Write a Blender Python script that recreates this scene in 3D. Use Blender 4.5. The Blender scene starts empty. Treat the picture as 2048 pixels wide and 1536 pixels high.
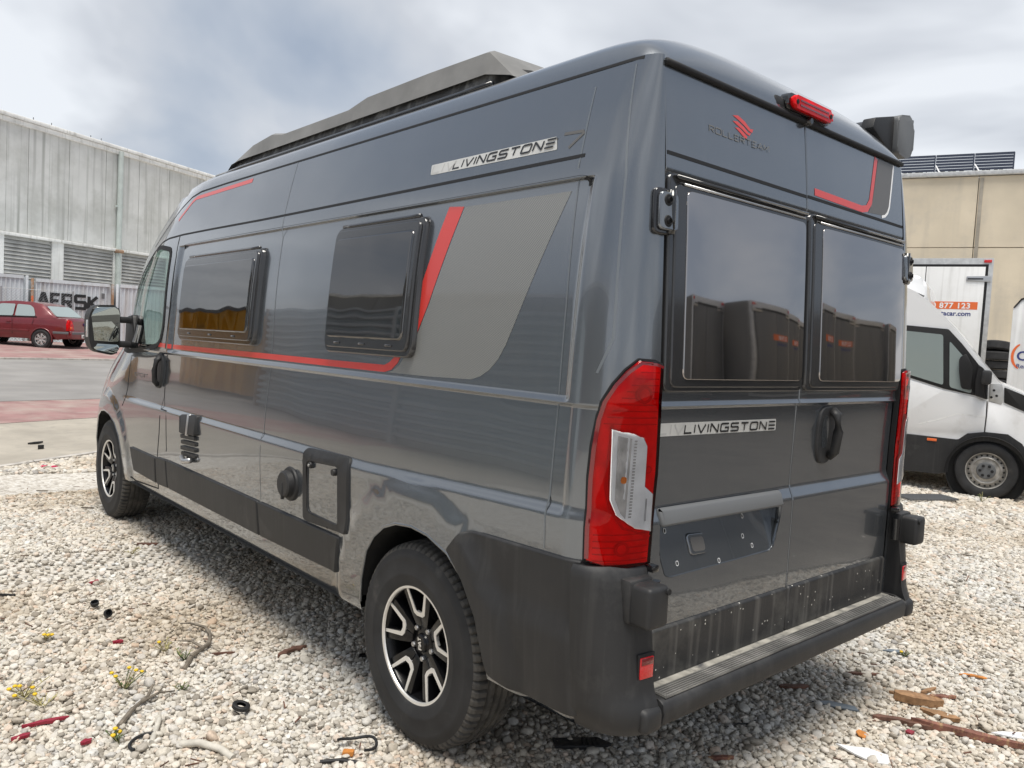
import bpy, bmesh, math, random
import numpy as np
from mathutils import Vector, Matrix, Euler
from bpy_extras.object_utils import world_to_camera_view  # noqa: F401 (kept for checks)

random.seed(7)
rng = np.random.default_rng(7)
SC = bpy.context.scene
COL = SC.collection

# ------------------------------------------------------------------ camera, sky, sun, exposure
cam_d = bpy.data.cameras.new('camera')
cam = bpy.data.objects.new('camera', cam_d)
COL.objects.link(cam)
SC.camera = cam
cam_d.sensor_width = 36.0
cam_d.lens = 27.713
cam_d.clip_start = 0.05
cam_d.clip_end = 2000
CAMP = Vector((-2.6300562, -2.30026051, 1.50180135))
_r = Vector((0.74985222, -0.65934468, 0.05464647))
_u = Vector((-0.00305092, 0.07914986, 0.99685806))
_b = Vector((-0.66159832, -0.74766295, 0.0573391))
cam.matrix_world = Matrix(((_r.x, _u.x, _b.x, CAMP.x), (_r.y, _u.y, _b.y, CAMP.y),
                           (_r.z, _u.z, _b.z, CAMP.z), (0, 0, 0, 1)))

SUN_EL, SUN_AZ = math.radians(73), math.radians(214)   # azimuth from +Y toward +X
world = bpy.data.worlds.new('World')
SC.world = world
world.use_nodes = True
nt = world.node_tree
nt.nodes.clear()


def N(t, kind, **kw):
    n = t.nodes.new(kind)
    for k, v in kw.items():
        if k.startswith('i_'):
            n.inputs[k[2:].replace('_', ' ')].default_value = v
        else:
            setattr(n, k, v)
    return n


def ramp(t, stops, interp='LINEAR'):
    n = t.nodes.new('ShaderNodeValToRGB')
    e = n.color_ramp.elements
    n.color_ramp.interpolation = interp
    while len(e) < len(stops):
        e.new(0.5)
    for el, (p, c) in zip(e, stops):
        el.position = p
        el.color = (c[0], c[1], c[2], 1) if not isinstance(c, (int, float)) else (c, c, c, 1)
    return n


def build_sky():
    t = nt
    tc = N(t, 'ShaderNodeTexCoord')
    sep = N(t, 'ShaderNodeSeparateXYZ')
    t.links.new(tc.outputs['Generated'], sep.inputs[0])
    zc = N(t, 'ShaderNodeMath', operation='MAXIMUM')
    t.links.new(sep.outputs[2], zc.inputs[0]); zc.inputs[1].default_value = 0.0
    za = N(t, 'ShaderNodeMath', operation='ADD')
    t.links.new(zc.outputs[0], za.inputs[0]); za.inputs[1].default_value = 0.32
    dv = N(t, 'ShaderNodeVectorMath', operation='DIVIDE')
    cmb = N(t, 'ShaderNodeCombineXYZ')
    t.links.new(sep.outputs[0], cmb.inputs[0]); t.links.new(sep.outputs[1], cmb.inputs[1])
    cz = N(t, 'ShaderNodeCombineXYZ')
    for k in range(3):
        t.links.new(za.outputs[0], cz.inputs[k])
    t.links.new(cmb.outputs[0], dv.inputs[0]); t.links.new(cz.outputs[0], dv.inputs[1])
    n1 = N(t, 'ShaderNodeTexNoise')
    n1.inputs['Scale'].default_value = 1.15; n1.inputs['Detail'].default_value = 5
    n1.inputs['Roughness'].default_value = 0.5; n1.inputs['Distortion'].default_value = 0.35
    mp = N(t, 'ShaderNodeMapping'); mp.inputs['Location'].default_value = (1.9, 0.35, 4.0)
    t.links.new(dv.outputs[0], mp.inputs[0]); t.links.new(mp.outputs[0], n1.inputs['Vector'])
    cr = ramp(t, [(0.33, (0.42, 0.485, 0.59)), (0.42, (0.53, 0.585, 0.67)), (0.52, (0.69, 0.72, 0.77)),
                  (0.61, (0.96, 0.99, 1.03))])
    t.links.new(n1.outputs[0], cr.inputs[0])
    sky = N(t, 'ShaderNodeTexSky', sky_type='NISHITA')
    sky.sun_disc = False
    sky.sun_elevation = SUN_EL; sky.sun_rotation = SUN_AZ
    sc = N(t, 'ShaderNodeVectorMath', operation='SCALE'); sc.inputs['Scale'].default_value = 0.10
    t.links.new(sky.outputs[0], sc.inputs[0])
    mx = N(t, 'ShaderNodeMix', data_type='RGBA'); mx.inputs[0].default_value = 0.86
    t.links.new(sc.outputs[0], mx.inputs[6]); t.links.new(cr.outputs[0], mx.inputs[7])
    bg = N(t, 'ShaderNodeBackground'); bg.inputs[1].default_value = 1.0
    t.links.new(mx.outputs[2], bg.inputs[0])
    out = N(t, 'ShaderNodeOutputWorld')
    t.links.new(bg.outputs[0], out.inputs[0])


build_sky()
sun_d = bpy.data.lights.new('sun', 'SUN')
sun_d.energy = 3.9
sun_d.angle = math.radians(30)
sun_d.color = (1.0, 0.95, 0.87)
sun = bpy.data.objects.new('sun', sun_d)
COL.objects.link(sun)
sd = Vector((math.sin(SUN_AZ) * math.cos(SUN_EL), math.cos(SUN_AZ) * math.cos(SUN_EL), math.sin(SUN_EL)))
sun.rotation_euler = sd.to_track_quat('Z', 'Y').to_euler()
sun.location = sd * 60
SC.view_settings.view_transform = 'Standard'
SC.view_settings.look = 'None'
SC.view_settings.exposure = 0.0
SC.view_settings.gamma = 1.0
SC.render.engine = 'CYCLES'
SC.cycles.use_denoising = True
SC.cycles.max_bounces = 8

# ------------------------------------------------------------------ materials
MATS = {}


def mat(name, base, rough=0.5, metal=0.0, coat=0.0, coat_rough=0.03, spec=0.5, noise=None, bump=None,
        dust=None, streak=None, ior=None, specks=None):
    """Principled material. noise=(scale, amount); bump=(scale, strength, distance); dust=(colour, scale, lo, hi);
    streak=(colour, amount): vertical run-off marks."""
    m = bpy.data.materials.new(name)
    m.use_nodes = True
    t = m.node_tree
    p = t.nodes['Principled BSDF']
    p.inputs['Base Color'].default_value = (*base, 1)
    p.inputs['Roughness'].default_value = rough
    p.inputs['Metallic'].default_value = metal
    p.inputs['Coat Weight'].default_value = coat
    p.inputs['Coat Roughness'].default_value = coat_rough
    p.inputs['Specular IOR Level'].default_value = spec
    if ior:
        p.inputs['IOR'].default_value = ior
    tc = N(t, 'ShaderNodeTexCoord')
    col = None
    if noise:
        n = N(t, 'ShaderNodeTexNoise'); n.inputs['Scale'].default_value = noise[0]
        n.inputs['Detail'].default_value = 6
        t.links.new(tc.outputs['Object'], n.inputs['Vector'])
        lo = tuple(max(0, c * (1 - noise[1])) for c in base); hi = tuple(min(1, c * (1 + noise[1])) for c in base)
        r = ramp(t, [(0.3, lo), (0.7, hi)])
        t.links.new(n.outputs[0], r.inputs[0])
        col = r.outputs[0]
    if dust:
        n = N(t, 'ShaderNodeTexNoise'); n.inputs['Scale'].default_value = dust[1]
        n.inputs['Detail'].default_value = 8; n.inputs['Roughness'].default_value = 0.65
        t.links.new(tc.outputs['Object'], n.inputs['Vector'])
        r = ramp(t, [(dust[2], 0.0), (dust[3], 1.0)])
        t.links.new(n.outputs[0], r.inputs[0])
        mx = N(t, 'ShaderNodeMix', data_type='RGBA')
        t.links.new(r.outputs[0], mx.inputs[0])
        if col: t.links.new(col, mx.inputs[6])
        else: mx.inputs[6].default_value = (*base, 1)
        mx.inputs[7].default_value = (*dust[0], 1)
        col = mx.outputs[2]
    if streak:
        mp = N(t, 'ShaderNodeMapping'); mp.inputs['Scale'].default_value = streak[2] if len(streak) > 2 else (26, 26, 0.7)
        t.links.new(tc.outputs['Object'], mp.inputs[0])
        n = N(t, 'ShaderNodeTexNoise'); n.inputs['Scale'].default_value = 1.0; n.inputs['Detail'].default_value = 4
        t.links.new(mp.outputs[0], n.inputs['Vector'])
        r = ramp(t, [(0.52, 0.0), (0.74, streak[1])])
        t.links.new(n.outputs[0], r.inputs[0])
        mx = N(t, 'ShaderNodeMix', data_type='RGBA')
        t.links.new(r.outputs[0], mx.inputs[0])
        if col: t.links.new(col, mx.inputs[6])
        else: mx.inputs[6].default_value = (*base, 1)
        mx.inputs[7].default_value = (*streak[0], 1)
        col = mx.outputs[2]
    if specks:
        v = N(t, 'ShaderNodeTexVoronoi'); v.inputs['Scale'].default_value = specks[1]
        t.links.new(tc.outputs['Object'], v.inputs['Vector'])
        a = N(t, 'ShaderNodeMath', operation='LESS_THAN'); a.inputs[1].default_value = 0.16
        t.links.new(v.outputs['Distance'], a.inputs[0])
        sp = N(t, 'ShaderNodeSeparateColor'); t.links.new(v.outputs['Color'], sp.inputs[0])
        b = N(t, 'ShaderNodeMath', operation='GREATER_THAN'); b.inputs[1].default_value = specks[2]
        t.links.new(sp.outputs[0], b.inputs[0])
        ml = N(t, 'ShaderNodeMath', operation='MULTIPLY'); t.links.new(a.outputs[0], ml.inputs[0]); t.links.new(b.outputs[0], ml.inputs[1])
        mx = N(t, 'ShaderNodeMix', data_type='RGBA'); t.links.new(ml.outputs[0], mx.inputs[0])
        if col: t.links.new(col, mx.inputs[6])
        else: mx.inputs[6].default_value = (*base, 1)
        mx.inputs[7].default_value = (*specks[0], 1)
        col = mx.outputs[2]
    if col:
        t.links.new(col, p.inputs['Base Color'])
    if bump:
        n = N(t, 'ShaderNodeTexNoise'); n.inputs['Scale'].default_value = bump[0]
        n.inputs['Detail'].default_value = bump[3] if len(bump) > 3 else 4
        t.links.new(tc.outputs['Object'], n.inputs['Vector'])
        b = N(t, 'ShaderNodeBump'); b.inputs['Strength'].default_value = bump[1]
        b.inputs['Distance'].default_value = bump[2]
        t.links.new(n.outputs[0], b.inputs['Height'])
        t.links.new(b.outputs[0], p.inputs['Normal'])
        if coat:
            t.links.new(b.outputs[0], p.inputs['Coat Normal'])
    MATS[name] = m
    return m


M_paint = mat('grey_metallic_paint', (0.176, 0.190, 0.207), 0.21, 0.78, 1.0, 0.02, bump=(1.7, 0.05, 0.10, 1),
              dust=((0.20, 0.205, 0.21), 3.0, 0.56, 0.95), streak=((0.26, 0.265, 0.27), 0.12, (30, 30, 0.8)))
M_plast = mat('black_textured_plastic', (0.019, 0.019, 0.020), 0.55, bump=(900, 0.25, 0.001, 2), noise=(6, 0.2),
              dust=((0.075, 0.073, 0.07), 5.0, 0.58, 0.95), streak=((0.075, 0.073, 0.07), 0.22, (40, 40, 1.3)))
M_trim = mat('splashed_black_trim', (0.022, 0.022, 0.023), 0.5, bump=(900, 0.25, 0.001, 2), noise=(6, 0.2), dust=((0.16, 0.155, 0.14), 3.5, 0.52, 0.9),
             streak=((0.20, 0.19, 0.175), 0.35, (36, 36, 0.9)), specks=((0.55, 0.53, 0.48), 55, 0.80))
M_seam_shade = mat('dark_seam_rubber_and_shade', (0.008, 0.008, 0.009), 0.7)  # seam rubber; also the black of the shade lines painted along the side
M_gloss = mat('gloss_black', (0.010, 0.010, 0.011), 0.12, 0, 0.6, 0.04, dust=((0.08, 0.08, 0.075), 4, 0.6, 1.0))
M_acryl = mat('smoked_acrylic', (0.40, 0.378, 0.37), 0.03, 1.0, bump=(2.2, 0.03, 0.05, 1))
M_acryl2 = mat('smoked_acrylic_side', (0.15, 0.146, 0.144), 0.03, 1.0, bump=(3.0, 0.06, 0.05, 1))
M_frame = mat('window_frame_black', (0.05, 0.05, 0.052), 0.16, 0.5, 0.5, 0.06)
M_tyre = mat('tyre_rubber', (0.022, 0.022, 0.023), 0.72, noise=(9, 0.35), dust=((0.10, 0.095, 0.085), 7, 0.60, 0.95))
M_tread = mat('tyre_tread_dusty', (0.060, 0.057, 0.053), 0.85, noise=(20, 0.35), dust=((0.17, 0.155, 0.13), 9, 0.48, 0.9))
M_rim = mat('rim_gloss_black', (0.007, 0.007, 0.008), 0.22, 0, 0.1, 0.05, spec=0.3)
M_mach = mat('machined_aluminium', (0.86, 0.84, 0.80), 0.38, 0.55)
M_steel = mat('zinc_steel', (0.50, 0.50, 0.50), 0.35, 0.9)
M_red = mat('red_vinyl', (0.62, 0.045, 0.035), 0.3, 0, 0.5, 0.05)
M_strip = mat('silver_vinyl', (0.56, 0.555, 0.53), 0.34, 0.15, 0.3, 0.1, noise=(8, 0.08))
M_ghost = mat('ghost_lettering', (0.44, 0.435, 0.42), 0.4)
M_ink = mat('black_lettering', (0.012, 0.012, 0.013), 0.35)
M_badge = mat('badge_grey', (0.11, 0.105, 0.10), 0.35)
M_lampred = mat('tail_lamp_red', (0.60, 0.001, 0.003), 0.14, 0, 0.2, 0.02, noise=(13, 0.45), spec=0.2)
M_lampdk = mat('tail_lamp_dark_red', (0.16, 0.004, 0.007), 0.12, 0, 1.0, 0.02)
M_clear = mat('lamp_reflector', (0.62, 0.62, 0.62), 0.16, 0.55, 1.0, 0.02, noise=(30, 0.2))
M_amber = mat('amber_bulb', (0.75, 0.22, 0.02), 0.25)
M_reflred = mat('red_reflector', (0.60, 0.01, 0.015), 0.15, 0, 1.0)
M_dark = mat('underbody_black', (0.010, 0.010, 0.010), 0.8)
M_fair = mat('weathered_grey_plastic', (0.20, 0.197, 0.19), 0.62, noise=(5, 0.15), dust=((0.26, 0.255, 0.245), 6, 0.5, 0.9))
M_skirt = mat('fabric_skirt', (0.055, 0.055, 0.055), 0.7, streak=((0.20, 0.20, 0.19), 0.8, (30, 34, 2.0)), noise=(12, 0.3), dust=((0.22, 0.22, 0.21), 12, 0.5, 0.7))
M_mirror = mat('mirror_glass', (0.36, 0.40, 0.40), 0.02, 1.0)
M_white = mat('white_paint', (0.86, 0.865, 0.87), 0.32, 0, 0.7, 0.05, dust=((0.55, 0.53, 0.49), 2.5, 0.55, 0.95))
M_whitebox = mat('white_box_panel', (0.84, 0.84, 0.83), 0.45, dust=((0.68, 0.67, 0.64), 1.7, 0.5, 0.95), streak=((0.45, 0.44, 0.41), 0.4, (14, 14, 0.7)))
M_alu = mat('aluminium_profile', (0.55, 0.55, 0.54), 0.42, 0.6, noise=(12, 0.15))
M_maroon = mat('maroon_car_paint', (0.16, 0.012, 0.016), 0.32, 0.15, 1.0, 0.04, noise=(3, 0.12))
M_carglass = mat('pale_car_glass', (0.46, 0.53, 0.51), 0.05, 0.45)
M_greybump = mat('grey_trim', (0.13, 0.135, 0.14), 0.55)
M_orange = mat('orange_print', (0.80, 0.16, 0.04), 0.45)
M_blue = mat('blue_print', (0.035, 0.05, 0.20), 0.45)
M_whiteprint = mat('white_print', (0.85, 0.85, 0.85), 0.5)
M_plate = mat('number_plate_white', (0.72, 0.72, 0.70), 0.4)


def mat_glass(name, tint, refl=1.45):
    m = bpy.data.materials.new(name); m.use_nodes = True
    t = m.node_tree; t.nodes.clear()
    tr = N(t, 'ShaderNodeBsdfTransparent'); tr.inputs[0].default_value = (*tint, 1)
    gl = N(t, 'ShaderNodeBsdfGlossy'); gl.inputs['Roughness'].default_value = 0.02
    fr = N(t, 'ShaderNodeFresnel'); fr.inputs[0].default_value = refl
    mx = N(t, 'ShaderNodeMixShader'); out = N(t, 'ShaderNodeOutputMaterial')
    t.links.new(fr.outputs[0], mx.inputs[0]); t.links.new(tr.outputs[0], mx.inputs[1])
    t.links.new(gl.outputs[0], mx.inputs[2]); t.links.new(mx.outputs[0], out.inputs[0])
    return m


M_cabglass = mat_glass('green_tinted_glass', (0.62, 0.74, 0.70), 1.5)


def mat_dots():
    m = mat('halftone_vinyl', (0.25, 0.245, 0.225), 0.34, 0.1, 0.6, 0.05)
    t = m.node_tree; p = t.nodes['Principled BSDF']
    tc = N(t, 'ShaderNodeTexCoord'); mp = N(t, 'ShaderNodeMapping')
    mp.inputs['Rotation'].default_value = (math.radians(45), 0, 0)
    t.links.new(tc.outputs['Object'], mp.inputs[0])
    sep = N(t, 'ShaderNodeSeparateXYZ'); t.links.new(mp.outputs[0], sep.inputs[0])
    res = []
    for k in (1, 2):
        mu = N(t, 'ShaderNodeMath', operation='MULTIPLY'); mu.inputs[1].default_value = 2 * math.pi / 0.0055
        t.links.new(sep.outputs[k], mu.inputs[0])
        si = N(t, 'ShaderNodeMath', operation='SINE'); t.links.new(mu.outputs[0], si.inputs[0]); res.append(si)
    ad = N(t, 'ShaderNodeMath', operation='ADD')
    t.links.new(res[0].outputs[0], ad.inputs[0]); t.links.new(res[1].outputs[0], ad.inputs[1])
    sc_ = N(t, 'ShaderNodeMapRange'); sc_.inputs['From Min'].default_value = -0.5; sc_.inputs['From Max'].default_value = 0.5
    t.links.new(ad.outputs[0], sc_.inputs[0])
    mx = N(t, 'ShaderNodeMix', data_type='RGBA')
    t.links.new(sc_.outputs[0], mx.inputs[0])
    mx.inputs[6].default_value = (0.095, 0.108, 0.122, 1); mx.inputs[7].default_value = (0.31, 0.30, 0.27, 1)
    t.links.new(mx.outputs[2], p.inputs['Base Color'])
    return m


M_dots = mat_dots()


# ------------------------------------------------------------------ object helpers
def link(name, me, parent=None, m=None):
    o = bpy.data.objects.new(name, me)
    COL.objects.link(o)
    if parent: o.parent = parent
    if m is not None and me is not None: me.materials.append(m)
    return o


def empty(name, loc=(0, 0, 0), rot=(0, 0, 0)):
    o = bpy.data.objects.new(name, None)
    o.empty_display_size = 0.2
    COL.objects.link(o)
    o.location = loc; o.rotation_euler = rot
    return o


def tag(o, label, cat, group=None):
    o['label'] = label; o['category'] = cat
    if group: o['group'] = group
    return o


def struct(o):
    o['kind'] = 'structure'
    return o


def from_bm(name, bm, m, parent=None, smooth=False, angle=None):
    me = bpy.data.meshes.new(name)
    bmesh.ops.recalc_face_normals(bm, faces=bm.faces)
    bm.to_mesh(me); bm.free()
    if smooth:
        me.polygons.foreach_set('use_smooth', [True] * len(me.polygons))
        if angle:
            me.set_sharp_from_angle(angle=math.radians(angle))
    return link(name, me, parent, m)


def pyd(name, v, f, m, parent=None, smooth=False, angle=None):
    me = bpy.data.meshes.new(name)
    me.from_pydata([tuple(x) for x in v], [], f)
    if smooth:
        me.polygons.foreach_set('use_smooth', [True] * len(me.polygons))
        if angle: me.set_sharp_from_angle(angle=math.radians(angle))
    me.update()
    return link(name, me, parent, m)


def add_box(bm, c, s, rot=None, bev=0.0, seg=2):
    mtx = Matrix.Translation(c)
    if rot is not None:
        mtx = mtx @ (rot.to_matrix().to_4x4() if isinstance(rot, Euler) else rot.to_4x4())
    mtx = mtx @ Matrix.Diagonal((*s, 1))
    r = bmesh.ops.create_cube(bm, size=1, matrix=mtx)
    if bev > 0:
        es = list({e for v in r['verts'] for e in v.link_edges})
        bmesh.ops.bevel(bm, geom=es, offset=bev, segments=seg, affect='EDGES', profile=0.5)


def box(name, c, s, m, parent=None, rot=None, bev=0.0, seg=2):
    bm = bmesh.new()
    add_box(bm, c, s, rot, bev, seg)
    return from_bm(name, bm, m, parent, smooth=bev > 0, angle=40)


def add_lathe(bm, prof, n, mtx=Matrix.Identity(4), a0=0, a1=2 * math.pi):
    """prof: (r, h) pairs turned about local X axis (h along X)."""
    full = abs(a1 - a0 - 2 * math.pi) < 1e-6
    rings = []
    for i in range(n if full else n + 1):
        a = a0 + (a1 - a0) * i / n
        rings.append([bm.verts.new(mtx @ Vector((h, r * math.cos(a), r * math.sin(a)))) for r, h in prof])
    k = len(rings)
    for i in range(k if full else k - 1):
        A, B = rings[i], rings[(i + 1) % k]
        for j in range(len(prof) - 1):
            try: bm.faces.new((A[j], A[j + 1], B[j + 1], B[j]))
            except ValueError: pass


def lathe(name, prof, n, m, parent=None, mtx=Matrix.Identity(4), smooth=True, angle=35):
    bm = bmesh.new()
    add_lathe(bm, prof, n, mtx)
    bmesh.ops.remove_doubles(bm, verts=bm.verts, dist=1e-6)
    return from_bm(name, bm, m, parent, smooth, angle)


def add_tube(bm, pts, r, n=8, taper=None):
    pts = [Vector(p) for p in pts]
    rings = []
    up = Vector((0.13, 0.2, 1)).normalized()
    for i, p in enumerate(pts):
        d = (pts[min(i + 1, len(pts) - 1)] - pts[max(i - 1, 0)]).normalized()
        x = d.cross(up)
        if x.length < 1e-3: x = d.cross(Vector((1, 0, 0)))
        x.normalize(); y = d.cross(x)
        rr = r if taper is None else r * taper[i]
        rings.append([bm.verts.new(p + x * rr * math.cos(2 * math.pi * k / n) + y * rr * math.sin(2 * math.pi * k / n)) for k in range(n)])
    for A, B in zip(rings, rings[1:]):
        for k in range(n):
            bm.faces.new((A[k], A[(k + 1) % n], B[(k + 1) % n], B[k]))
    bm.faces.new(rings[0][::-1]); bm.faces.new(rings[-1])


def tube(name, pts, r, m, parent=None, n=8, taper=None):
    bm = bmesh.new(); add_tube(bm, pts, r, n, taper)
    return from_bm(name, bm, m, parent, True, 50)


def add_prism(bm, poly, mp, d0, d1, bev=0.0, seg=2):
    """poly: 2D outline; mp(u, v, d) -> point; extruded from d0 to d1."""
    a = [bm.verts.new(mp(u, v, d0)) for u, v in poly]
    b = [bm.verts.new(mp(u, v, d1)) for u, v in poly]
    n = len(poly)
    fa = bm.faces.new(a); fb = bm.faces.new(b[::-1])
    for i in range(n):
        bm.faces.new((a[i], b[i], b[(i + 1) % n], a[(i + 1) % n]))
    if bev > 0:
        es = list(fa.edges) + list(fb.edges)
        bmesh.ops.bevel(bm, geom=es, offset=bev, segments=seg, affect='EDGES', profile=0.5)


def prism(name, poly, mp, d0, d1, m, parent=None, bev=0.0, seg=2, smooth=None):
    bm = bmesh.new()
    add_prism(bm, poly, mp, d0, d1, bev, seg)
    return from_bm(name, bm, m, parent, smooth if smooth is not None else bev > 0, 40)


def rnd_poly(pts, r, seg=5):
    """Round the corners of a 2D polygon; r a number or one per corner."""
    out = []
    n = len(pts)
    for i, p in enumerate(pts):
        rr = r[i] if isinstance(r, (list, tuple)) else r
        p = Vector(p); a = Vector(pts[i - 1]); b = Vector(pts[(i + 1) % n])
        da, db = (a - p), (b - p)
        l = min(rr, da.length * 0.45, db.length * 0.45)
        if l < 1e-5:
            out.append((p.x, p.y)); continue
        q0 = p + da.normalized() * l; q1 = p + db.normalized() * l
        for k in range(seg + 1):
            t = k / seg
            q = q0 * (1 - t) ** 2 + p * 2 * t * (1 - t) + q1 * t * t
            out.append((q.x, q.y))
    return out


def herm(xs, ys):
    xs = np.array(xs, float); ys = np.array(ys, float)
    h = np.diff(xs); d = np.diff(ys) / h
    m = np.zeros_like(xs)
    m[0], m[-1] = d[0], d[-1]
    m[1:-1] = (d[:-1] * h[1:] + d[1:] * h[:-1]) / (h[1:] + h[:-1])

    def f(x):
        x = min(max(x, xs[0]), xs[-1])
        i = min(int(np.searchsorted(xs, x, side='right')) - 1, len(xs) - 2)
        t = (x - xs[i]) / h[i]
        return float(ys[i] * (1 + 2 * t) * (1 - t) ** 2 + m[i] * h[i] * t * (1 - t) ** 2
                     + ys[i + 1] * t * t * (3 - 2 * t) + m[i + 1] * h[i] * t * t * (t - 1))
    return f


def sst(a, b, x):
    t = min(1, max(0, (x - a) / (b - a)))
    return t * t * (3 - 2 * t)


def in_poly(p, poly):
    x, y = p; c = False; n = len(poly)
    for i in range(n):
        x0, y0 = poly[i]; x1, y1 = poly[i - 1]
        if (y0 > y) != (y1 > y) and x < (x1 - x0) * (y - y0) / (y1 - y0) + x0: c = not c
    return c


def cut2d(poly, us=(), vs=(), holes=()):
    """A flat bmesh of poly (u, v) cut along u = const and v = const lines, with convex holes taken out."""
    bm = bmesh.new()
    bm.faces.new([bm.verts.new((u, v, 0)) for u, v in poly])
    def bis(co, no, geom=None):
        g = geom or (list(bm.verts) + list(bm.edges) + list(bm.faces))
        bmesh.ops.bisect_plane(bm, geom=g, dist=1e-6, plane_co=co, plane_no=no)
    for u in us: bis((u, 0, 0), (1, 0, 0))
    for v in vs: bis((0, v, 0), (0, 1, 0))
    for hp in holes:
        lo = (min(p[0] for p in hp) - 1e-4, min(p[1] for p in hp) - 1e-4)
        hi = (max(p[0] for p in hp) + 1e-4, max(p[1] for p in hp) + 1e-4)
        n = len(hp)
        for i in range(n):
            a = Vector((*hp[i], 0)); b = Vector((*hp[(i + 1) % n], 0))
            fs = []
            for f in bm.faces:
                fl = (min(v.co.x for v in f.verts), min(v.co.y for v in f.verts))
                fh = (max(v.co.x for v in f.verts), max(v.co.y for v in f.verts))
                if fh[0] > lo[0] and fl[0] < hi[0] and fh[1] > lo[1] and fl[1] < hi[1]: fs.append(f)
            g = set(fs)
            for f in fs:
                g.update(f.verts); g.update(f.edges)
            d = (b - a)
            bis(a, (d.y, -d.x, 0), list(g))
        dead = [f for f in bm.faces if in_poly(f.calc_center_median()[:2], hp)]
        bmesh.ops.delete(bm, geom=dead, context='FACES')
    bmesh.ops.delete(bm, geom=[v for v in bm.verts if not v.link_faces], context='VERTS')
    return bm


def frange(a, b, step):
    n = max(1, int(round((b - a) / step)))
    return [a + (b - a) * i / n for i in range(1, n)]


def patch(name, poly, surf, off, m, parent=None, depth=0.0, bevel=0.0, step=0.05, us=None, vs=None, holes=(), kink=None):
    """A sheet lying on surf(u, v, off) within poly; with depth it gets a rim, with bevel a rounded edge."""
    ul = [p[0] for p in poly]; vl = [p[1] for p in poly]
    us = frange(min(ul), max(ul), step) if us is None else us
    vs = frange(min(vl), max(vl), step) if vs is None else vs
    bm = cut2d(poly, us, vs, holes)
    bm.verts.index_update()
    V2 = [(v.co.x, v.co.y) for v in bm.verts]
    F = [[v.index for v in f.verts] for f in bm.faces]
    bedges = []
    for e in bm.edges:
        if len(e.link_faces) == 1:
            l = e.link_faces[0].loops
            for lp in l:
                if lp.edge == e:
                    bedges.append((lp.vert.index, lp.link_loop_next.vert.index)); break
    bm.faces.ensure_lookup_table()
    bm.normal_update()
    flip = bm.faces[0].normal.z < 0
    bm.free()
    out2 = {}
    for a, b in bedges:
        dx, dy = V2[b][0] - V2[a][0], V2[b][1] - V2[a][1]
        l = math.hypot(dx, dy) or 1
        o = Vector((dy / l, -dx / l)) * (-1 if flip else 1)
        for k in (a, b): out2[k] = out2.get(k, Vector((0, 0))) + o
    for k in out2:
        if out2[k].length > 1e-6: out2[k].normalize()
    e = 1e-3
    def nrm(u, v, o):
        du = surf(u + e, v, o) - surf(u - e, v, o); dv = surf(u, v + e, o) - surf(u, v - e, o)
        n = du.cross(dv)
        if n.length < 1e-12: n = Vector((0, 0, 1))
        n.normalize()
        # outward = direction of growing offset
        q = surf(u, v, o + 0.01) - surf(u, v, o)
        return n if n.dot(q) > 0 else -n
    verts, norms = [], []
    rimmed = depth > 0
    for i, (u, v) in enumerate(V2):
        if rimmed and bevel > 0 and i in out2:
            u -= out2[i].x * bevel; v -= out2[i].y * bevel
        verts.append(surf(u, v, off)); norms.append(nrm(u, v, off))
    faces = []
    for f in F:
        n = Vector((0, 0, 0)); p0 = verts[f[0]]
        for k in range(1, len(f) - 1): n += (verts[f[k]] - p0).cross(verts[f[k + 1]] - p0)
        faces.append(f if n.dot(norms[f[0]]) > 0 else f[::-1])
    if rimmed:
        A, B = {}, {}
        for k, o2 in out2.items():
            u, v = V2[k]
            n = nrm(u, v, off)
            o3 = surf(u + o2.x * e, v + o2.y * e, off) - surf(u, v, off)
            o3.normalize()
            if bevel > 0:
                A[k] = len(verts); verts.append(surf(u, v, off - bevel)); norms.append((n * 0.45 + o3).normalized())
            else:
                A[k] = len(verts); verts.append(surf(u, v, off)); norms.append(o3)
            B[k] = len(verts); verts.append(surf(u, v, off - depth)); norms.append(o3)
        for a, b in bedges:
            qs = [(A[a], A[b], B[b], B[a])]
            if bevel > 0: qs.append((a, b, A[b], A[a]))
            for q in qs:
                n = (verts[q[1]] - verts[q[0]]).cross(verts[q[2]] - verts[q[0]])
                faces.append(q if n.dot(norms[q[0]] + norms[q[1]]) > 0 else q[::-1])
    me = bpy.data.meshes.new(name)
    me.from_pydata([tuple(v) for v in verts], [], faces)
    me.polygons.foreach_set('use_smooth', [True] * len(me.polygons))
    me.update()
    me.normals_split_custom_set_from_vertices([tuple(n) for n in norms])
    return link(name, me, parent, m)


def ribbon2d(pts, w):
    """Mitred outline strip of a polyline: list of (left, right) pairs."""
    P = [Vector(p) for p in pts]
    out = []
    closed = (P[0] - P[-1]).length < 1e-6
    n = len(P)
    for i in range(n):
        if closed:
            d0 = (P[i] - P[i - 1 if i > 0 else n - 2]); d1 = (P[(i + 1) if i < n - 1 else 1] - P[i])
        else:
            d0 = P[i] - P[max(i - 1, 0)] if i > 0 else P[1] - P[0]
            d1 = P[i + 1] - P[i] if i < n - 1 else P[-1] - P[-2]
        d0.normalize(); d1.normalize()
        n0 = Vector((-d0.y, d0.x)); n1 = Vector((-d1.y, d1.x))
        b = (n0 + n1)
        b = n0 if b.length < 1e-6 else b.normalized()
        k = min(1.0 / max(0.35, b.dot(n0)), 2.2)
        out.append((P[i] + b * w * 0.5 * k, P[i] - b * w * 0.5 * k))
    return out


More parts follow.
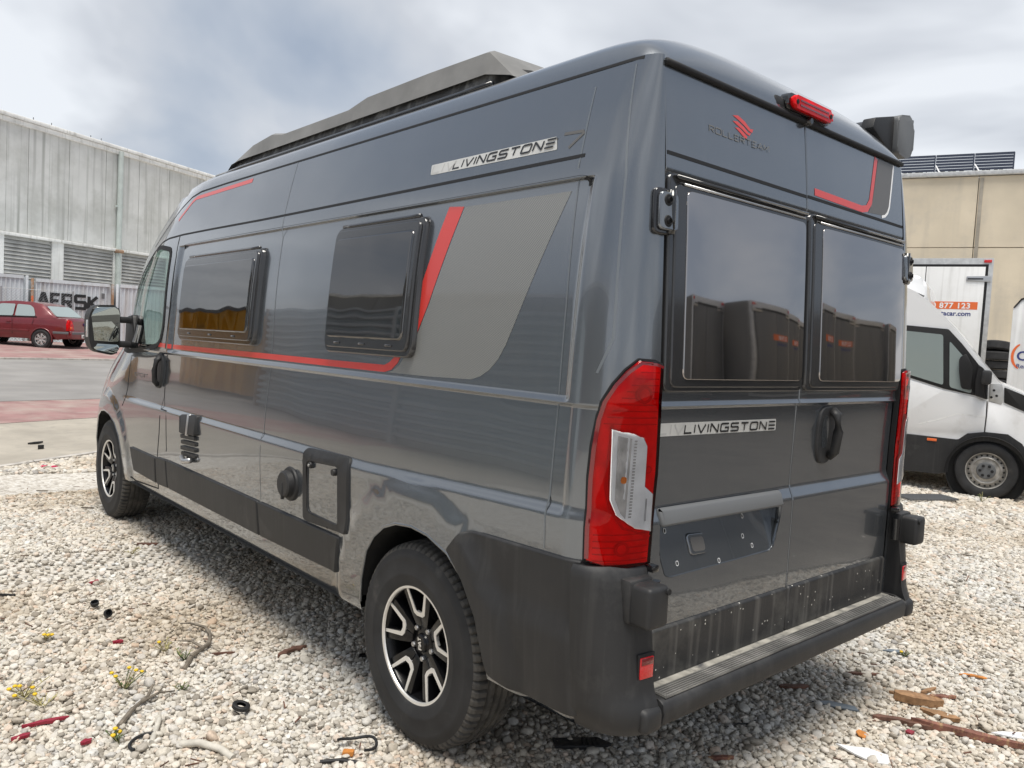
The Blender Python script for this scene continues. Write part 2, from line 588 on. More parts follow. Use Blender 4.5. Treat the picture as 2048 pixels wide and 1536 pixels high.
def strips(name, lines, w, surf, off, m, parent=None, seg=0.04, mpf=None, lift=0.0002):
    """Flat strips along polylines in (u, v), laid on surf at off."""
    V, F = [], []
    for li, ln in enumerate(lines):
        pts = [Vector(ln[0])]
        for a, b in zip(ln, ln[1:]):
            a, b = Vector(a), Vector(b)
            k = max(1, int((b - a).length / seg))
            for j in range(1, k + 1): pts.append(a.lerp(b, j / k))
        rb = ribbon2d(pts, w)
        base = len(V)
        for l, r in rb:
            for q in (l, r):
                u, v = (q.x, q.y) if mpf is None else mpf(q.x, q.y)
                V.append(surf(u, v, off + lift * li))
        for i in range(len(rb) - 1):
            q = (base + 2 * i, base + 2 * i + 1, base + 2 * i + 3, base + 2 * i + 2)
            F.append(q)
    o = pyd(name, V, F, m, parent, True)
    return o


# stroke lettering on a unit cell (width, strokes); drawn with strips()
GL = {
    'L': (0.8, [[(0, 1), (0, 0), (0.8, 0)]]), 'I': (0.0, [[(0, 1), (0, 0)]]), 'V': (0.9, [[(0, 1), (0.42, 0), (0.48, 0), (0.9, 1)]]),
    'N': (0.9, [[(0, 0), (0, 1), (0.06, 1), (0.84, 0), (0.9, 0), (0.9, 1)]]),
    'G': (0.95, [[(0.95, 1), (0.12, 1), (0, 0.88), (0, 0.12), (0.12, 0), (0.95, 0), (0.95, 0.5), (0.5, 0.5)]]),
    'S': (0.95, [[(0.95, 1), (0.1, 1), (0, 0.9), (0, 0.62), (0.1, 0.5), (0.85, 0.5), (0.95, 0.4), (0.95, 0.1), (0.85, 0), (0, 0)]]),
    'T': (0.95, [[(0, 1), (0.95, 1)], [(0.475, 0.9), (0.475, 0)]]),
    'O': (0.95, [[(0.12, 0), (0, 0.12), (0, 0.88), (0.12, 1), (0.83, 1), (0.95, 0.88), (0.95, 0.12), (0.83, 0), (0.12, 0)]]),
    'E': (0.9, [[(0, 1), (0.9, 1)], [(0, 0.5), (0.9, 0.5)], [(0, 0), (0.9, 0)]]),
    'e': (0.7, [[(0.7, 1), (0, 1), (0, 0), (0.7, 0)], [(0.09, 0.5), (0.6, 0.5)]]),
    'F': (0.7, [[(0.7, 1), (0, 1), (0, 0)], [(0.09, 0.5), (0.6, 0.5)]]),
    'A': (0.85, [[(0, 0), (0.36, 1), (0.49, 1), (0.85, 0)], [(0.2, 0.33), (0.65, 0.33)]]),
    'P': (0.8, [[(0, 0), (0, 1), (0.7, 1), (0.8, 0.9), (0.8, 0.55), (0.7, 0.45), (0.09, 0.45)]]),
    'R': (0.8, [[(0, 0), (0, 1), (0.7, 1), (0.8, 0.9), (0.8, 0.58), (0.7, 0.48), (0.09, 0.48)], [(0.4, 0.4), (0.8, 0)]]),
    'M': (1.0, [[(0, 0), (0, 1), (0.08, 1), (0.5, 0.35), (0.92, 1), (1, 1), (1, 0)]]),
    'K': (0.8, [[(0, 1), (0, 0)], [(0.75, 1), (0.12, 0.5), (0.8, 0)]]),
}


def word_lines(txt, h, gap=0.28, wide=1.0, slant=0.0):
    x = 0; L = []
    for ch in txt:
        w, st = GL[ch]
        for s in st:
            L.append([((x + a * wide) * h + slant * b * h, b * h) for a, b in s])
        x += w * wide + gap
    return L, (x - gap) * h


def font_mesh(name, body, size, m, parent, mtx, bold=0.0, space=1.0):
    cu = bpy.data.curves.new(name, 'FONT')
    cu.body = body; cu.size = size; cu.offset = bold; cu.space_character = space
    cu.resolution_u = 3
    tmp = bpy.data.objects.new(name, cu)
    COL.objects.link(tmp)
    dg = bpy.context.evaluated_depsgraph_get()
    me = bpy.data.meshes.new_from_object(tmp.evaluated_get(dg))
    bpy.data.objects.remove(tmp); bpy.data.curves.remove(cu)
    me.transform(mtx)
    me.materials.clear()
    return link(name, me, parent, m)


def cptree(o, parent=None):
    c = o.copy(); COL.objects.link(c); c.parent = parent
    for ch in [x for x in bpy.data.objects if x.parent == o]:
        cptree(ch, c)
    return c

# ------------------------------------------------------------------ the setting: ground, road, gravel
def hz(y):
    return max(0.0, (y - 9.0) * 0.0196) if y < 60 else 51 * 0.0196


def mat_ground():
    m = bpy.data.materials.new('dusty_gravel_ground'); m.use_nodes = True
    t = m.node_tree; p = t.nodes['Principled BSDF']; p.inputs['Roughness'].default_value = 0.95
    p.inputs['Specular IOR Level'].default_value = 0.2
    tc = N(t, 'ShaderNodeTexCoord')
    v = N(t, 'ShaderNodeTexVoronoi'); v.inputs['Scale'].default_value = 38
    t.links.new(tc.outputs['Object'], v.inputs['Vector'])
    hs = N(t, 'ShaderNodeSeparateColor'); t.links.new(v.outputs['Color'], hs.inputs[0])
    r = ramp(t, [(0.0, (0.38, 0.345, 0.30)), (0.35, (0.55, 0.51, 0.45)), (0.7, (0.62, 0.585, 0.525)), (1.0, (0.69, 0.665, 0.62))])
    t.links.new(hs.outputs[0], r.inputs[0])
    e = ramp(t, [(0.25, 1.0), (0.75, 0.45)]); 
    mu = N(t, 'ShaderNodeMath', operation='MULTIPLY'); mu.inputs[1].default_value = 1.0
    t.links.new(v.outputs['Distance'], mu.inputs[0]); t.links.new(mu.outputs[0], e.inputs[0])
    n = N(t, 'ShaderNodeTexNoise'); n.inputs['Scale'].default_value = 0.9; n.inputs['Detail'].default_value = 6
    t.links.new(tc.outputs['Object'], n.inputs['Vector'])
    r2 = ramp(t, [(0.3, 0.82), (0.7, 1.08)]); t.links.new(n.outputs[0], r2.inputs[0])
    m1 = N(t, 'ShaderNodeMix', data_type='RGBA', blend_type='MULTIPLY'); m1.inputs[0].default_value = 1
    t.links.new(r.outputs[0], m1.inputs[6]); t.links.new(r2.outputs[0], m1.inputs[7])
    t.links.new(m1.outputs[2], p.inputs['Base Color'])
    b = N(t, 'ShaderNodeBump'); b.inputs['Strength'].default_value = 0.9; b.inputs['Distance'].default_value = 0.012; b.invert = True
    t.links.new(v.outputs['Distance'], b.inputs['Height']); t.links.new(b.outputs[0], p.inputs['Normal'])
    return m


def sheet(name, lo, hi, x0, x1, off, m, nx=60, ny=14):
    """Ground sheet between two lines y = f(x), following the rise of the land."""
    V, F = [], []
    for i in range(nx + 1):
        x = x0 + (x1 - x0) * i / nx
        a, b = lo(x), max(hi(x), lo(x) + 0.01)
        for j in range(ny + 1):
            y = a + (b - a) * j / ny
            V.append((x, y, hz(y) + off))
    for i in range(nx):
        for j in range(ny):
            a = i * (ny + 1) + j
            F.append((a, a + ny + 1, a + ny + 2, a + 1))
    return struct(pyd(name, V, F, m))


M_ground = mat_ground()
gx = [-600, -150, -60, -30] + [x * 2.0 for x in range(-10, 21)] + [60, 100, 200, 600]
gy = [-600, -150, -60, -30, -15] + [y * 1.0 for y in range(-8, 61)] + [80, 150, 600]
V = [(x, y, hz(y)) for x in gx for y in gy]
ny_ = len(gy)
F = [(i * ny_ + j, (i + 1) * ny_ + j, (i + 1) * ny_ + j + 1, i * ny_ + j + 1) for i in range(len(gx) - 1) for j in range(ny_ - 1)]
struct(pyd('ground', V, F, M_ground))

M_conc = mat('dusty_concrete', (0.37, 0.335, 0.28), 0.9, noise=(1.3, 0.18), bump=(60, 0.5, 0.004), dust=((0.27, 0.25, 0.22), 7, 0.5, 0.85))
M_redpave = mat('worn_red_paving', (0.30, 0.175, 0.165), 0.9, noise=(2.5, 0.16), bump=(50, 0.4, 0.004), dust=((0.40, 0.36, 0.31), 1.1, 0.45, 0.75))
M_asph = mat('pale_worn_asphalt', (0.25, 0.24, 0.23), 0.9, noise=(0.8, 0.2), bump=(80, 0.5, 0.004), streak=((0.30, 0.285, 0.26), 0.7, (0.25, 2.2, 1)))
M_kerb = mat('pale_kerb_concrete', (0.46, 0.43, 0.39), 0.9, noise=(7, 0.25))
kline = lambda x: 6.46 + 0.60 * (x + 1.32)
red1 = lambda x: 9.80 + 0.30 * (x + 0.83)
road0 = lambda x: 12.25 + 0.17 * (x + 0.47)
road1 = lambda x: 21.5 + 0.10 * (x - 0.9)
sheet('concrete_apron', lambda x: kline(x) + 0.10, red1, -9, 6, 0.008, M_conc)
sheet('red_pavement', red1, road0, -40, 14, 0.012, M_redpave)
sheet('road', road0, road1, -60, 60, 0.016, M_asph)
sheet('far_red_pavement', lambda x: road1(x) + 0.12, lambda x: road1(x) + 9, -60, 60, 0.03, M_redpave)
# flush kerb stones along the two edges of the road and the edge of the gravel
def kerb(name, f, x0, x1, wid, hgt, m):
    root = struct(empty(name))
    n = int((x1 - x0) / 1.0)
    for i in range(n):
        xa, xb = x0 + i + 0.006, x0 + i + 0.994
        ya, yb = f(xa), f(xb)
        V = []
        for z in (-0.05, hgt):
            for (x, y) in ((xa, ya), (xb, yb), (xb, yb + wid), (xa, ya + wid)):
                V.append((x, y, hz(y) + z))
        pyd('kerb_stone', V, [(0, 3, 2, 1), (4, 5, 6, 7), (0, 1, 5, 4), (1, 2, 6, 5), (2, 3, 7, 6), (3, 0, 4, 7)], m, root)
    return root
kerb('gravel_edging', kline, -4, 3, 0.09, 0.022, M_kerb)
kerb('road_kerb', road1, -6, 12, 0.12, 0.06, M_kerb)


# gravel: pebbles spread over the yard near the camera
def build_gravel():
    pts, sc = [], []
    cx, cy = CAMP.x, CAMP.y
    def zone(r0, r1, sp, rad):
        n = int(r1 / sp) + 2
        ii = np.arange(-n, n + 1)
        X, Y = np.meshgrid(ii * sp, ii * sp * 0.866)
        X = X + (np.arange(len(ii)) % 2)[:, None] * sp * 0.5
        X = X.ravel() + rng.normal(0, sp * 0.16, X.size); Y = Y.ravel() + rng.normal(0, sp * 0.16, Y.size)
        R = np.hypot(X, Y); A = np.degrees(np.arctan2(X, Y))
        ok = (R > r0) & (R <= r1) & (A > -6) & (A < 92)
        X, Y = X[ok] + cx, Y[ok] + cy
        ok = (Y < 6.46 + 0.60 * (X + 1.32) - 0.02) & ~((X > -0.35) & (X < 0.8) & (Y > 0.2))
        X, Y = X[ok], Y[ok]
        s = rad * np.exp(rng.normal(0, 0.25, X.size))
        S = np.stack([s * rng.uniform(0.9, 1.3, X.size), s * rng.uniform(0.85, 1.1, X.size), s * rng.uniform(0.5, 0.74, X.size)], 1)
        Z = s * 0.22 + rng.uniform(-0.0025, 0.004, X.size)
        pts.append(np.stack([X, Y, Z], 1)); sc.append(S)
    zone(1.6, 5.6, 0.0178, 0.0097)
    zone(5.6, 8.5, 0.024, 0.0128)
    zone(8.5, 13.0, 0.039, 0.020)
    # a looser second layer of stones lying on top
    zone(1.6, 6.5, 0.055, 0.0120)
    pts[-1][:, 2] += 0.009
    P = np.concatenate(pts); S = np.concatenate(sc)
    me = bpy.data.meshes.new('gravel')
    me.vertices.add(len(P)); me.vertices.foreach_set('co', P.ravel().astype(np.float32))
    at = me.attributes.new('psc', 'FLOAT_VECTOR', 'POINT')
    at.data.foreach_set('vector', S.ravel().astype(np.float32))
    rt = me.attributes.new('prot', 'FLOAT_VECTOR', 'POINT')
    Rt = np.stack([rng.normal(0, 0.35, len(P)), rng.normal(0, 0.35, len(P)), rng.uniform(0, 6.283, len(P))], 1)
    rt.data.foreach_set('vector', Rt.ravel().astype(np.float32))
    o = link('gravel', me)
    o['kind'] = 'stuff'; o['label'] = 'pale cream and grey gravel covering the yard'; o['category'] = 'gravel'
    m = bpy.data.materials.new('pebble_stone'); m.use_nodes = True
    t = m.node_tree; p = t.nodes['Principled BSDF']; p.inputs['Roughness'].default_value = 0.85
    p.inputs['Specular IOR Level'].default_value = 0.25
    oi = N(t, 'ShaderNodeObjectInfo')
    r = ramp(t, [(0.0, (0.26, 0.235, 0.20)), (0.13, (0.43, 0.39, 0.335)), (0.3, (0.57, 0.53, 0.46)), (0.48, (0.67, 0.63, 0.56)),
                 (0.64, (0.53, 0.51, 0.48)), (0.78, (0.73, 0.69, 0.62)), (0.89, (0.59, 0.48, 0.39)), (0.955, (0.78, 0.76, 0.71)), (1.0, (0.35, 0.33, 0.31))])
    t.links.new(oi.outputs['Random'], r.inputs[0])
    tc = N(t, 'ShaderNodeTexCoord'); n = N(t, 'ShaderNodeTexNoise'); n.inputs['Scale'].default_value = 2.2; n.inputs['Detail'].default_value = 4
    t.links.new(tc.outputs['Object'], n.inputs['Vector'])
    r2 = ramp(t, [(0.3, 0.80), (0.7, 1.08)]); t.links.new(n.outputs[0], r2.inputs[0])
    mx = N(t, 'ShaderNodeMix', data_type='RGBA', blend_type='MULTIPLY'); mx.inputs[0].default_value = 1
    t.links.new(r.outputs[0], mx.inputs[6]); t.links.new(r2.outputs[0], mx.inputs[7])
    # patches of tan dust and greyer, cleaner stone over the yard
    n3 = N(t, 'ShaderNodeTexNoise'); n3.inputs['Scale'].default_value = 0.9; n3.inputs['Detail'].default_value = 5
    t.links.new(oi.outputs['Location'], n3.inputs['Vector'])
    r3 = ramp(t, [(0.36, (0.80, 0.74, 0.66)), (0.5, (1.0, 0.98, 0.95)), (0.64, (0.98, 1.0, 1.02))]); t.links.new(n3.outputs[0], r3.inputs[0])
    mx3 = N(t, 'ShaderNodeMix', data_type='RGBA', blend_type='MULTIPLY'); mx3.inputs[0].default_value = 1
    t.links.new(mx.outputs[2], mx3.inputs[6]); t.links.new(r3.outputs[0], mx3.inputs[7])
    t.links.new(mx3.outputs[2], p.inputs['Base Color'])
    g = bpy.data.node_groups.new('pebbles', 'GeometryNodeTree')
    g.interface.new_socket('Geometry', in_out='INPUT', socket_type='NodeSocketGeometry')
    g.interface.new_socket('Geometry', in_out='OUTPUT', socket_type='NodeSocketGeometry')
    gi = g.nodes.new('NodeGroupInput'); go = g.nodes.new('NodeGroupOutput')
    g2i = g.nodes.new('GeometryNodeGeometryToInstance')
    for k in range(6):
        ico = g.nodes.new('GeometryNodeMeshIcoSphere'); ico.inputs['Subdivisions'].default_value = 2; ico.inputs['Radius'].default_value = 1
        nz = g.nodes.new('ShaderNodeTexNoise'); nz.noise_dimensions = '4D'; nz.inputs['W'].default_value = k * 3.7
        nz.inputs['Scale'].default_value = 1.5; nz.inputs['Detail'].default_value = 2.0
        sb = g.nodes.new('ShaderNodeVectorMath'); sb.operation = 'SUBTRACT'; sb.inputs[1].default_value = (0.5, 0.5, 0.5)
        sl = g.nodes.new('ShaderNodeVectorMath'); sl.operation = 'SCALE'; sl.inputs['Scale'].default_value = 1.5
        sp = g.nodes.new('GeometryNodeSetPosition')
        g.links.new(nz.outputs['Color'], sb.inputs[0]); g.links.new(sb.outputs[0], sl.inputs[0])
        g.links.new(ico.outputs[0], sp.inputs['Geometry']); g.links.new(sl.outputs[0], sp.inputs['Offset'])
        ss = g.nodes.new('GeometryNodeSetShadeSmooth'); g.links.new(sp.outputs[0], ss.inputs[0])
        sm = g.nodes.new('GeometryNodeSetMaterial'); sm.inputs['Material'].default_value = m
        g.links.new(ss.outputs[0], sm.inputs[0]); g.links.new(sm.outputs[0], g2i.inputs[0])
    iop = g.nodes.new('GeometryNodeInstanceOnPoints')
    g.links.new(gi.outputs[0], iop.inputs['Points']); g.links.new(g2i.outputs[0], iop.inputs['Instance'])
    iop.inputs['Pick Instance'].default_value = True
    ri = g.nodes.new('FunctionNodeRandomValue'); ri.data_type = 'INT'
    ri.inputs[4].default_value = 0; ri.inputs[5].default_value = 5
    g.links.new(ri.outputs[2], iop.inputs['Instance Index'])
    for nm, sock in (('prot', 'Rotation'), ('psc', 'Scale')):
        na = g.nodes.new('GeometryNodeInputNamedAttribute'); na.data_type = 'FLOAT_VECTOR'; na.inputs[0].default_value = nm
        g.links.new(na.outputs[0], iop.inputs[sock])
    g.links.new(iop.outputs[0], go.inputs[0])
    md = o.modifiers.new('pebbles', 'NODES'); md.node_group = g
    me.materials.append(m)
    return len(P)


build_gravel()
M_refldark = mat('reflection_darkening_brown', (0.115, 0.10, 0.085), 0.95, noise=(2.0, 0.3), bump=(30, 0.6, 0.02), dust=((0.20, 0.18, 0.15), 6, 0.5, 0.8))
struct(pyd('dark_reflection_sheet', [(.5, -2.35, .030), (14, -.3, .030), (30, -2, .030), (30, -30, .030), (-6, -30, .030), (-6, -5, .030), (-1, -3.2, .030)], [tuple(range(7))[::-1]], M_refldark))  # unseen dark sheet, added to darken what the rear doors reflect

# ------------------------------------------------------------------ the camper van (van frame: rear axle at y = 0, front is +Y, left is -X)
PITCH = -0.0077
van = empty('camper_van', (0, 0, 0.012), (PITCH, 0, 0))
tag(van, 'dark grey high-roof camper van with red stripes in the middle of the yard', 'camper van')

W0 = herm([.3, .39, .5, .64, .8, .92, 1.0, 1.15, 1.3, 1.5, 1.7, 1.86, 1.97, 2.04, 2.12, 2.2, 2.27, 2.325, 2.36],
          [.95, .985, 1.0, 1.010, 1.018, 1.022, 1.0225, 1.0175, 1.009, .9985, .984, .966, .948, .930, .906, .881, .857, .838, .825])
YR0 = herm([.3, .6, .9, 1.02, 1.2, 1.33, 1.6, 2.05, 2.31, 2.4], [-.878, -.885, -.889, -.890, -.894, -.896, -.888, -.864, -.836, -.825])
Y1 = herm([.3, .9, 1.1, 1.3, 1.8, 2.1, 2.325], [3.9, 3.85, 3.6, 3.3, 3.1, 2.9, 2.7])       # where the side starts to bend in
YE = herm([.3, .9, 1.05, 1.25, 1.36, 1.77, 1.95, 2.17, 2.325], [4.62, 4.66, 4.5, 4.2, 4.08, 3.88, 3.70, 3.38, 3.08])  # front edge of the side
YC = -0.74
HUBS = [(0.0, 0.36), (4.035, 0.391)]


def side_x(y, z):
    w = W0(z)
    # recessed upper panel: light ledge at the belt, sharp step at the top
    rec = sst(1.298, 1.330, z) * (1 - sst(1.962, 1.970, z))
    w -= 0.014 * rec * sst(-0.735, -0.695, y) * (1 - sst(2.70, 2.76, y)) + 0.0
    # lower ledge, rising a little to the rear
    zr = 0.0 + (0.033 * (0.35 - y) if y < 0.35 else 0.0)
    w -= 0.016 * sst(0.940 + zr, 0.982 + zr, z) * sst(-0.76, -0.72, y) * (1 - sst(3.3, 3.7, y)) * (1 - sst(1.298, 1.310, z)) * 1.0
    if z >= 1.298: w -= 0.0
    # wheel-arch flares
    for hy, hz_ in HUBS:
        r = math.hypot(y - hy, z - hz_)
        if r < 0.66: w += 0.016 * (1 - sst(0.54, 0.615, r)) * sst(0.2, 0.3, z)
    d = max(0.0, y - Y1(z))
    return w - 0.21 * d * d


def sideL(s, z, off=0.0):
    if s >= YC:
        x, y = side_x(s, z), s
        nx, ny = 1.0, 0.0
        if s > 3.0:
            g = (side_x(s + 0.01, z) - side_x(s - 0.01, z)) / 0.02
            l = math.hypot(1, g); nx, ny = 1 / l, -g / l
        return Vector((-(x + off * nx), y + off * ny, z))
    w = side_x(YC, z); yr = YR0(z)
    xr = 0.812 - (0.012 * (z - 2) / 0.3 if z > 2 else 0)
    t = (YC - s) / 0.2
    if t <= 1:
        P0, P1, P2, P3 = Vector((-w, YC)), Vector((-w, YC + .72 * (yr - YC))), Vector((-(xr + .5 * (w - xr)), yr)), Vector((-xr, yr))
        b = P0 * (1 - t) ** 3 + P1 * 3 * t * (1 - t) ** 2 + P2 * 3 * t * t * (1 - t) + P3 * t ** 3
        d = (P1 - P0) * 3 * (1 - t) ** 2 + (P2 - P1) * 6 * t * (1 - t) + (P3 - P2) * 3 * t * t
    else:
        b = Vector((-xr + (t - 1) * 0.2, yr)); d = Vector((1, 0))
    d.normalize()
    n = Vector((d.y, -d.x))          # outward (to the left / rear)
    return Vector((b.x + n.x * off, b.y + n.y * off, z))


def sideR(s, z, off=0.0):
    p = sideL(s, z, off); p.x = -p.x; return p


def rear_y(x, z):
    y = YR0(z)
    # ledges under the windows and at mid height, number-plate recess
    y += 0.010 * sst(1.300, 1.326, z) * (1 - sst(1.97, 2.0, z))
    y += 0.018 * sst(0.957, 1.015, z) * (1 - sst(1.300, 1.31, z))
    return y


def rear(x, z, off=0.0):
    return Vector((x, rear_y(x, z) - off, z))


def smooth_rows(z0, z1, base, extra):
    r = set(round(v, 4) for v in frange(z0, z1, base))
    for a, b, st in extra:
        k = int(round((b - a) / st))
        for i in range(k + 1): r.add(round(a + (b - a) * i / k, 4))
    return sorted(v for v in r if z0 < v < z1)


ARCH = [(.37, .30), (.37, .42), (.355, .52), (.313, .641), (.255, .71), (.185, .760), (.1, .79), (0, .80), (-.1, .79), (-.216, .752),
        (-.31, .68), (-.37, .58), (-.41, .45), (-.43, .30)]
ARCHF = [(4.035 + dy, dz + 0.025) for dy, dz in [(.44, .27), (.44, .45), (.42, .55), (.36, .66), (.27, .74), (.14, .79), (0, .805), (-.14, .79), (-.27, .74),
         (-.36, .66), (-.42, .55), (-.45, .42), (-.46, .27)]]
CABWIN = rnd_poly([(2.885, 1.955), (2.850, 1.47), (2.90, 1.355), (3.16, 1.312), (3.62, 1.285), (3.97, 1.30), (3.80, 1.60), (3.50, 1.83), (3.25, 1.955), (3.12, 1.985)],
                  [.05, .1, .08, .05, .02, .05, .02, .02, .03, .03], 3)
zs_rows = smooth_rows(0.385, 2.325, 0.05, [(1.29, 1.34, .005), (1.955, 1.975, .0025), (0.93, 1.03, .006), (2.03, 2.05, .01)])


def build_side(nm, surf, sgn):
    zt = 2.325
    poly = [(YC - 0.2, .385), (YC - 0.2, zt)]
    poly += [(YE(z), z) for z in (2.325, 2.25, 2.17, 2.06, 1.95, 1.86, 1.77, 1.6, 1.45, 1.36, 1.25, 1.15, 1.05, .98, .9, .7, .5, .385)]
    us = frange(YC - 0.2, YC, 0.0125) + [YC] + frange(YC, -0.66, 0.01) + frange(-0.66, 4.66, 0.045)
    # holes are convex; the arches reach below the sill line
    o = patch(nm, poly, surf, 0.0, M_paint, van, us=us, vs=zs_rows, holes=(ARCH[::-1], ARCHF[::-1], CABWIN))
    return o


bodyL = build_side('body_side', sideL, 1)
bodyR = build_side('body_side', sideR, -1)

# --- roof: crowned sheet from gutter to gutter, rounded down at the rear and to the windscreen
def roof_z(u, y):
    k = (max(0.0, 1 - abs(u) ** 4)) ** 0.5
    t = max(0.0, (-0.52 - y) / 0.325)
    r = max(0.0, 1 - min(1, t) ** 2.6) ** 0.5
    f = max(0.0, (y - 2.55) / 0.86)
    ff = max(0.0, 1 - min(1, f) ** 2.2) ** 0.6
    base = 2.325 + (-0.018 * min(1, max(0, (-0.74 - y) / 0.1)))
    return base + 0.168 * k * r * ff


def build_roof():
    ys = [-.845, -.842, -.836, -.828, -.815, -.80, -.78, -.755, -.72, -.68, -.63, -.58, -.52] + [-.45 + i * .15 for i in range(20)] + [2.55, 2.7, 2.85, 3.0, 3.1, 3.2, 3.28, 3.34, 3.38, 3.41]
    nu = 48
    V, F = [], []
    for y in ys:
        if y < YC:
            p = sideL(YC - 0.2 * min(1, (YC - y) / 0.105), 2.325)
            w = max(0.795, -p.x)
        elif y < 3.0: w = side_x(y, 2.325)
        else:
            w = side_x(3.0, 2.325) * math.sqrt(max(0.0, 1 - ((y - 3.0) / 0.42) ** 2.2))
        for i in range(nu + 1):
            a = -1 + 2 * i / nu
            u = math.copysign(abs(a) ** 0.62, a) if abs(a) > 1e-9 else 0
            V.append(Vector((u * w, y, roof_z(u, y))))
    for j in range(len(ys) - 1):
        for i in range(nu):
            a = j * (nu + 1) + i
            F.append((a, a + 1, a + nu + 2, a + nu + 1))
    o = pyd('roof', V, F, M_paint, van, True)
    return o


roof = build_roof()

# --- front end: slices that close the nose, the bonnet and the windscreen
def build_front():
    YF = herm([.3, .6, .9, 1.05, 1.2, 1.32, 1.6, 1.9, 2.15, 2.325], [4.93, 4.98, 4.97, 4.90, 4.72, 4.46, 4.18, 3.92, 3.65, 3.42])
    zz = [.3, .385, .5, .65, .8, .9, .98, 1.05, 1.12, 1.2, 1.26, 1.32, 1.4, 1.5, 1.6, 1.75, 1.9, 2.0, 2.1, 2.2, 2.28, 2.325]
    n = 28
    V, F, G = [], [], []
    for z in zz:
        ye = YE(z); xe = side_x(ye, z); yf = YF(z)
        for i in range(n + 1):
            a = math.pi * i / n
            c, s = math.cos(a), math.sin(a)
            V.append((-math.copysign(abs(c) ** 0.55, c) * xe, ye + (yf - ye) * abs(s) ** 0.8, z))
    for j in range(len(zz) - 1):
        for i in range(n):
            q = (j * (n + 1) + i, j * (n + 1) + i + 1, (j + 1) * (n + 1) + i + 1, (j + 1) * (n + 1) + i)
            (G if (1.32 <= zz[j] < 2.2 and 3 <= i < n - 3) else F).append(q)
    used = sorted({q for f in F for q in f}); ix = {q: i for i, q in enumerate(used)}
    pyd('front_end', [V[q] for q in used], [[ix[q] for q in f] for f in F], M_paint, van, True, 50)
    used = sorted({q for f in G for q in f}); ix = {q: i for i, q in enumerate(used)}
    pyd('windscreen', [V[q] for q in used], [[ix[q] for q in f] for f in G], M_cabglass, van, True)


build_front()

# --- underbody, wheel wells, cabin bulkhead, interior floor
box('underbody', (0, 1.95, 0.46), (1.56, 5.3, 0.10), M_dark, van)
box('bulkhead', (0, 2.62, 1.35), (1.7, 0.03, 1.7), M_dark, van)
box('dashboard', (0, 3.95, 1.12), (1.66, 0.5, 0.36), M_dark, van, bev=0.06)
def seat(x):
    o = prism('cab_seat', rnd_poly([(2.78, .75), (3.35, .78), (3.35, .92), (2.98, .92), (2.84, 1.55), (2.74, 1.55), (2.70, .8)], .05), lambda u, v, d: Vector((d, u, v)), x - .25, x + .25, M_dark, van, bev=.03)
    box('headrest', (x, 2.82, 1.68), (.28, .10, .2), M_dark, o, bev=.04)
seat(-.48); seat(.48)
for sg in (-1, 1):
    for (hy, hz_), A in ((HUBS[0], ARCH), (HUBS[1], ARCHF)):
        V, F = [], []
        A2 = [(y, max(z, .44)) for y, z in A]
        for (y, z) in A2:
            V.append((sg * (side_x(min(y, 4.4), max(.39, z)) - 0.004), y, z)); V.append((sg * 0.60, y, z))
        for i in range(len(A) - 1): F.append((2 * i, 2 * i + 1, 2 * i + 3, 2 * i + 2))
        V2 = len(V)
        F.append([2 * i + 1 for i in range(len(A))])
        pyd('wheel_well', V, F, M_dark, van)
        # rolled edge of the arch
        lip = bmesh.new()
        add_tube(lip, [(sg * (side_x(min(y, 4.4), max(.39, z)) - 0.004), y, z) for y, z in A if z > .38], 0.007, 6)
        from_bm('arch_lip', lip, M_paint, van, True)
    # sill closing strip turned under
    V, F = [], []
    for (a, b) in ((-.80, -.44), (.385, 3.56), (4.49, 4.62)):
        k = len(V); V += [(sg * side_x(a, .385), a, .385), (sg * side_x(b, .385), b, .385), (sg * .70, b, .40), (sg * .70, a, .40)]
        F.append((k, k + 1, k + 2, k + 3))
    pyd('sill_underside', V, F, M_dark, van)

# --- side seams, gutter, painted shadow lines and livery
GUT = [(-0.80, 2.318), (-.60, 2.318), (1.0, 2.319), (2.3, 2.320), (2.70, 2.315), (2.85, 2.295), (3.0, 2.235), (3.16, 2.13), (3.33, 2.0)]
SWG = [(-0.665, 2.037), (0.4, 2.036), (1.6, 2.036), (2.3, 2.041), (2.75, 2.042), (3.0, 2.035), (3.12, 2.02), (3.22, 1.985), (3.32, 1.90), (3.45, 1.775), (3.60, 1.60)]
PAN = [(-0.702, 1.942), (-0.700, 1.956), (-0.690, 1.965), (-0.672, 1.969), (0.4, 1.969), (1.6, 1.972), (2.60, 1.970), (2.66, 1.966), (2.69, 1.952), (2.703, 1.925), (2.706, 1.84)]
DOOR = [(2.80, 2.036), (2.775, 1.9), (2.765, 1.6), (2.785, 1.29), (2.78, 1.03), (2.80, 0.955)]
for sf in (sideL, sideR):
    strips('gutter_seam', [GUT], 0.010, sf, 0.0012, M_seam_shade, van)
    strips('swage_shadow_line', [SWG], 0.011, sf, 0.0012, M_seam_shade, van)  # flat black strip standing in for the shade along the swage
    strips('panel_shadow_line', [PAN], 0.012, sf, 0.0012, M_seam_shade, van)  # shade under the panel's top step, painted as a black strip
    strips('door_seam', [DOOR + [(2.825, .80), (2.87, .65), (2.885, .437)], [(2.885, .437), (3.38, .405), (3.46, .42)]], 0.009, sf, 0.0012, M_seam_shade, van)
strips('filler_flap_seam', [[(2.80, .955), (2.692, .952), (2.692, .714), (2.70, .700)]], 0.007, sideL, 0.0014, M_seam_shade, van)
M_pseam = mat('painted_joint', (0.16, 0.175, 0.19), 0.3, 0.3, 0.5)
strips('panel_joint', [[(1.394, 2.32), (1.334, 2.036), (1.318, 1.972), (1.302, 1.62), (1.285, 1.338), (1.308, 1.11), (1.323, .83), (1.315, .655)]], 0.006, sideL, 0.0008, M_pseam, van)
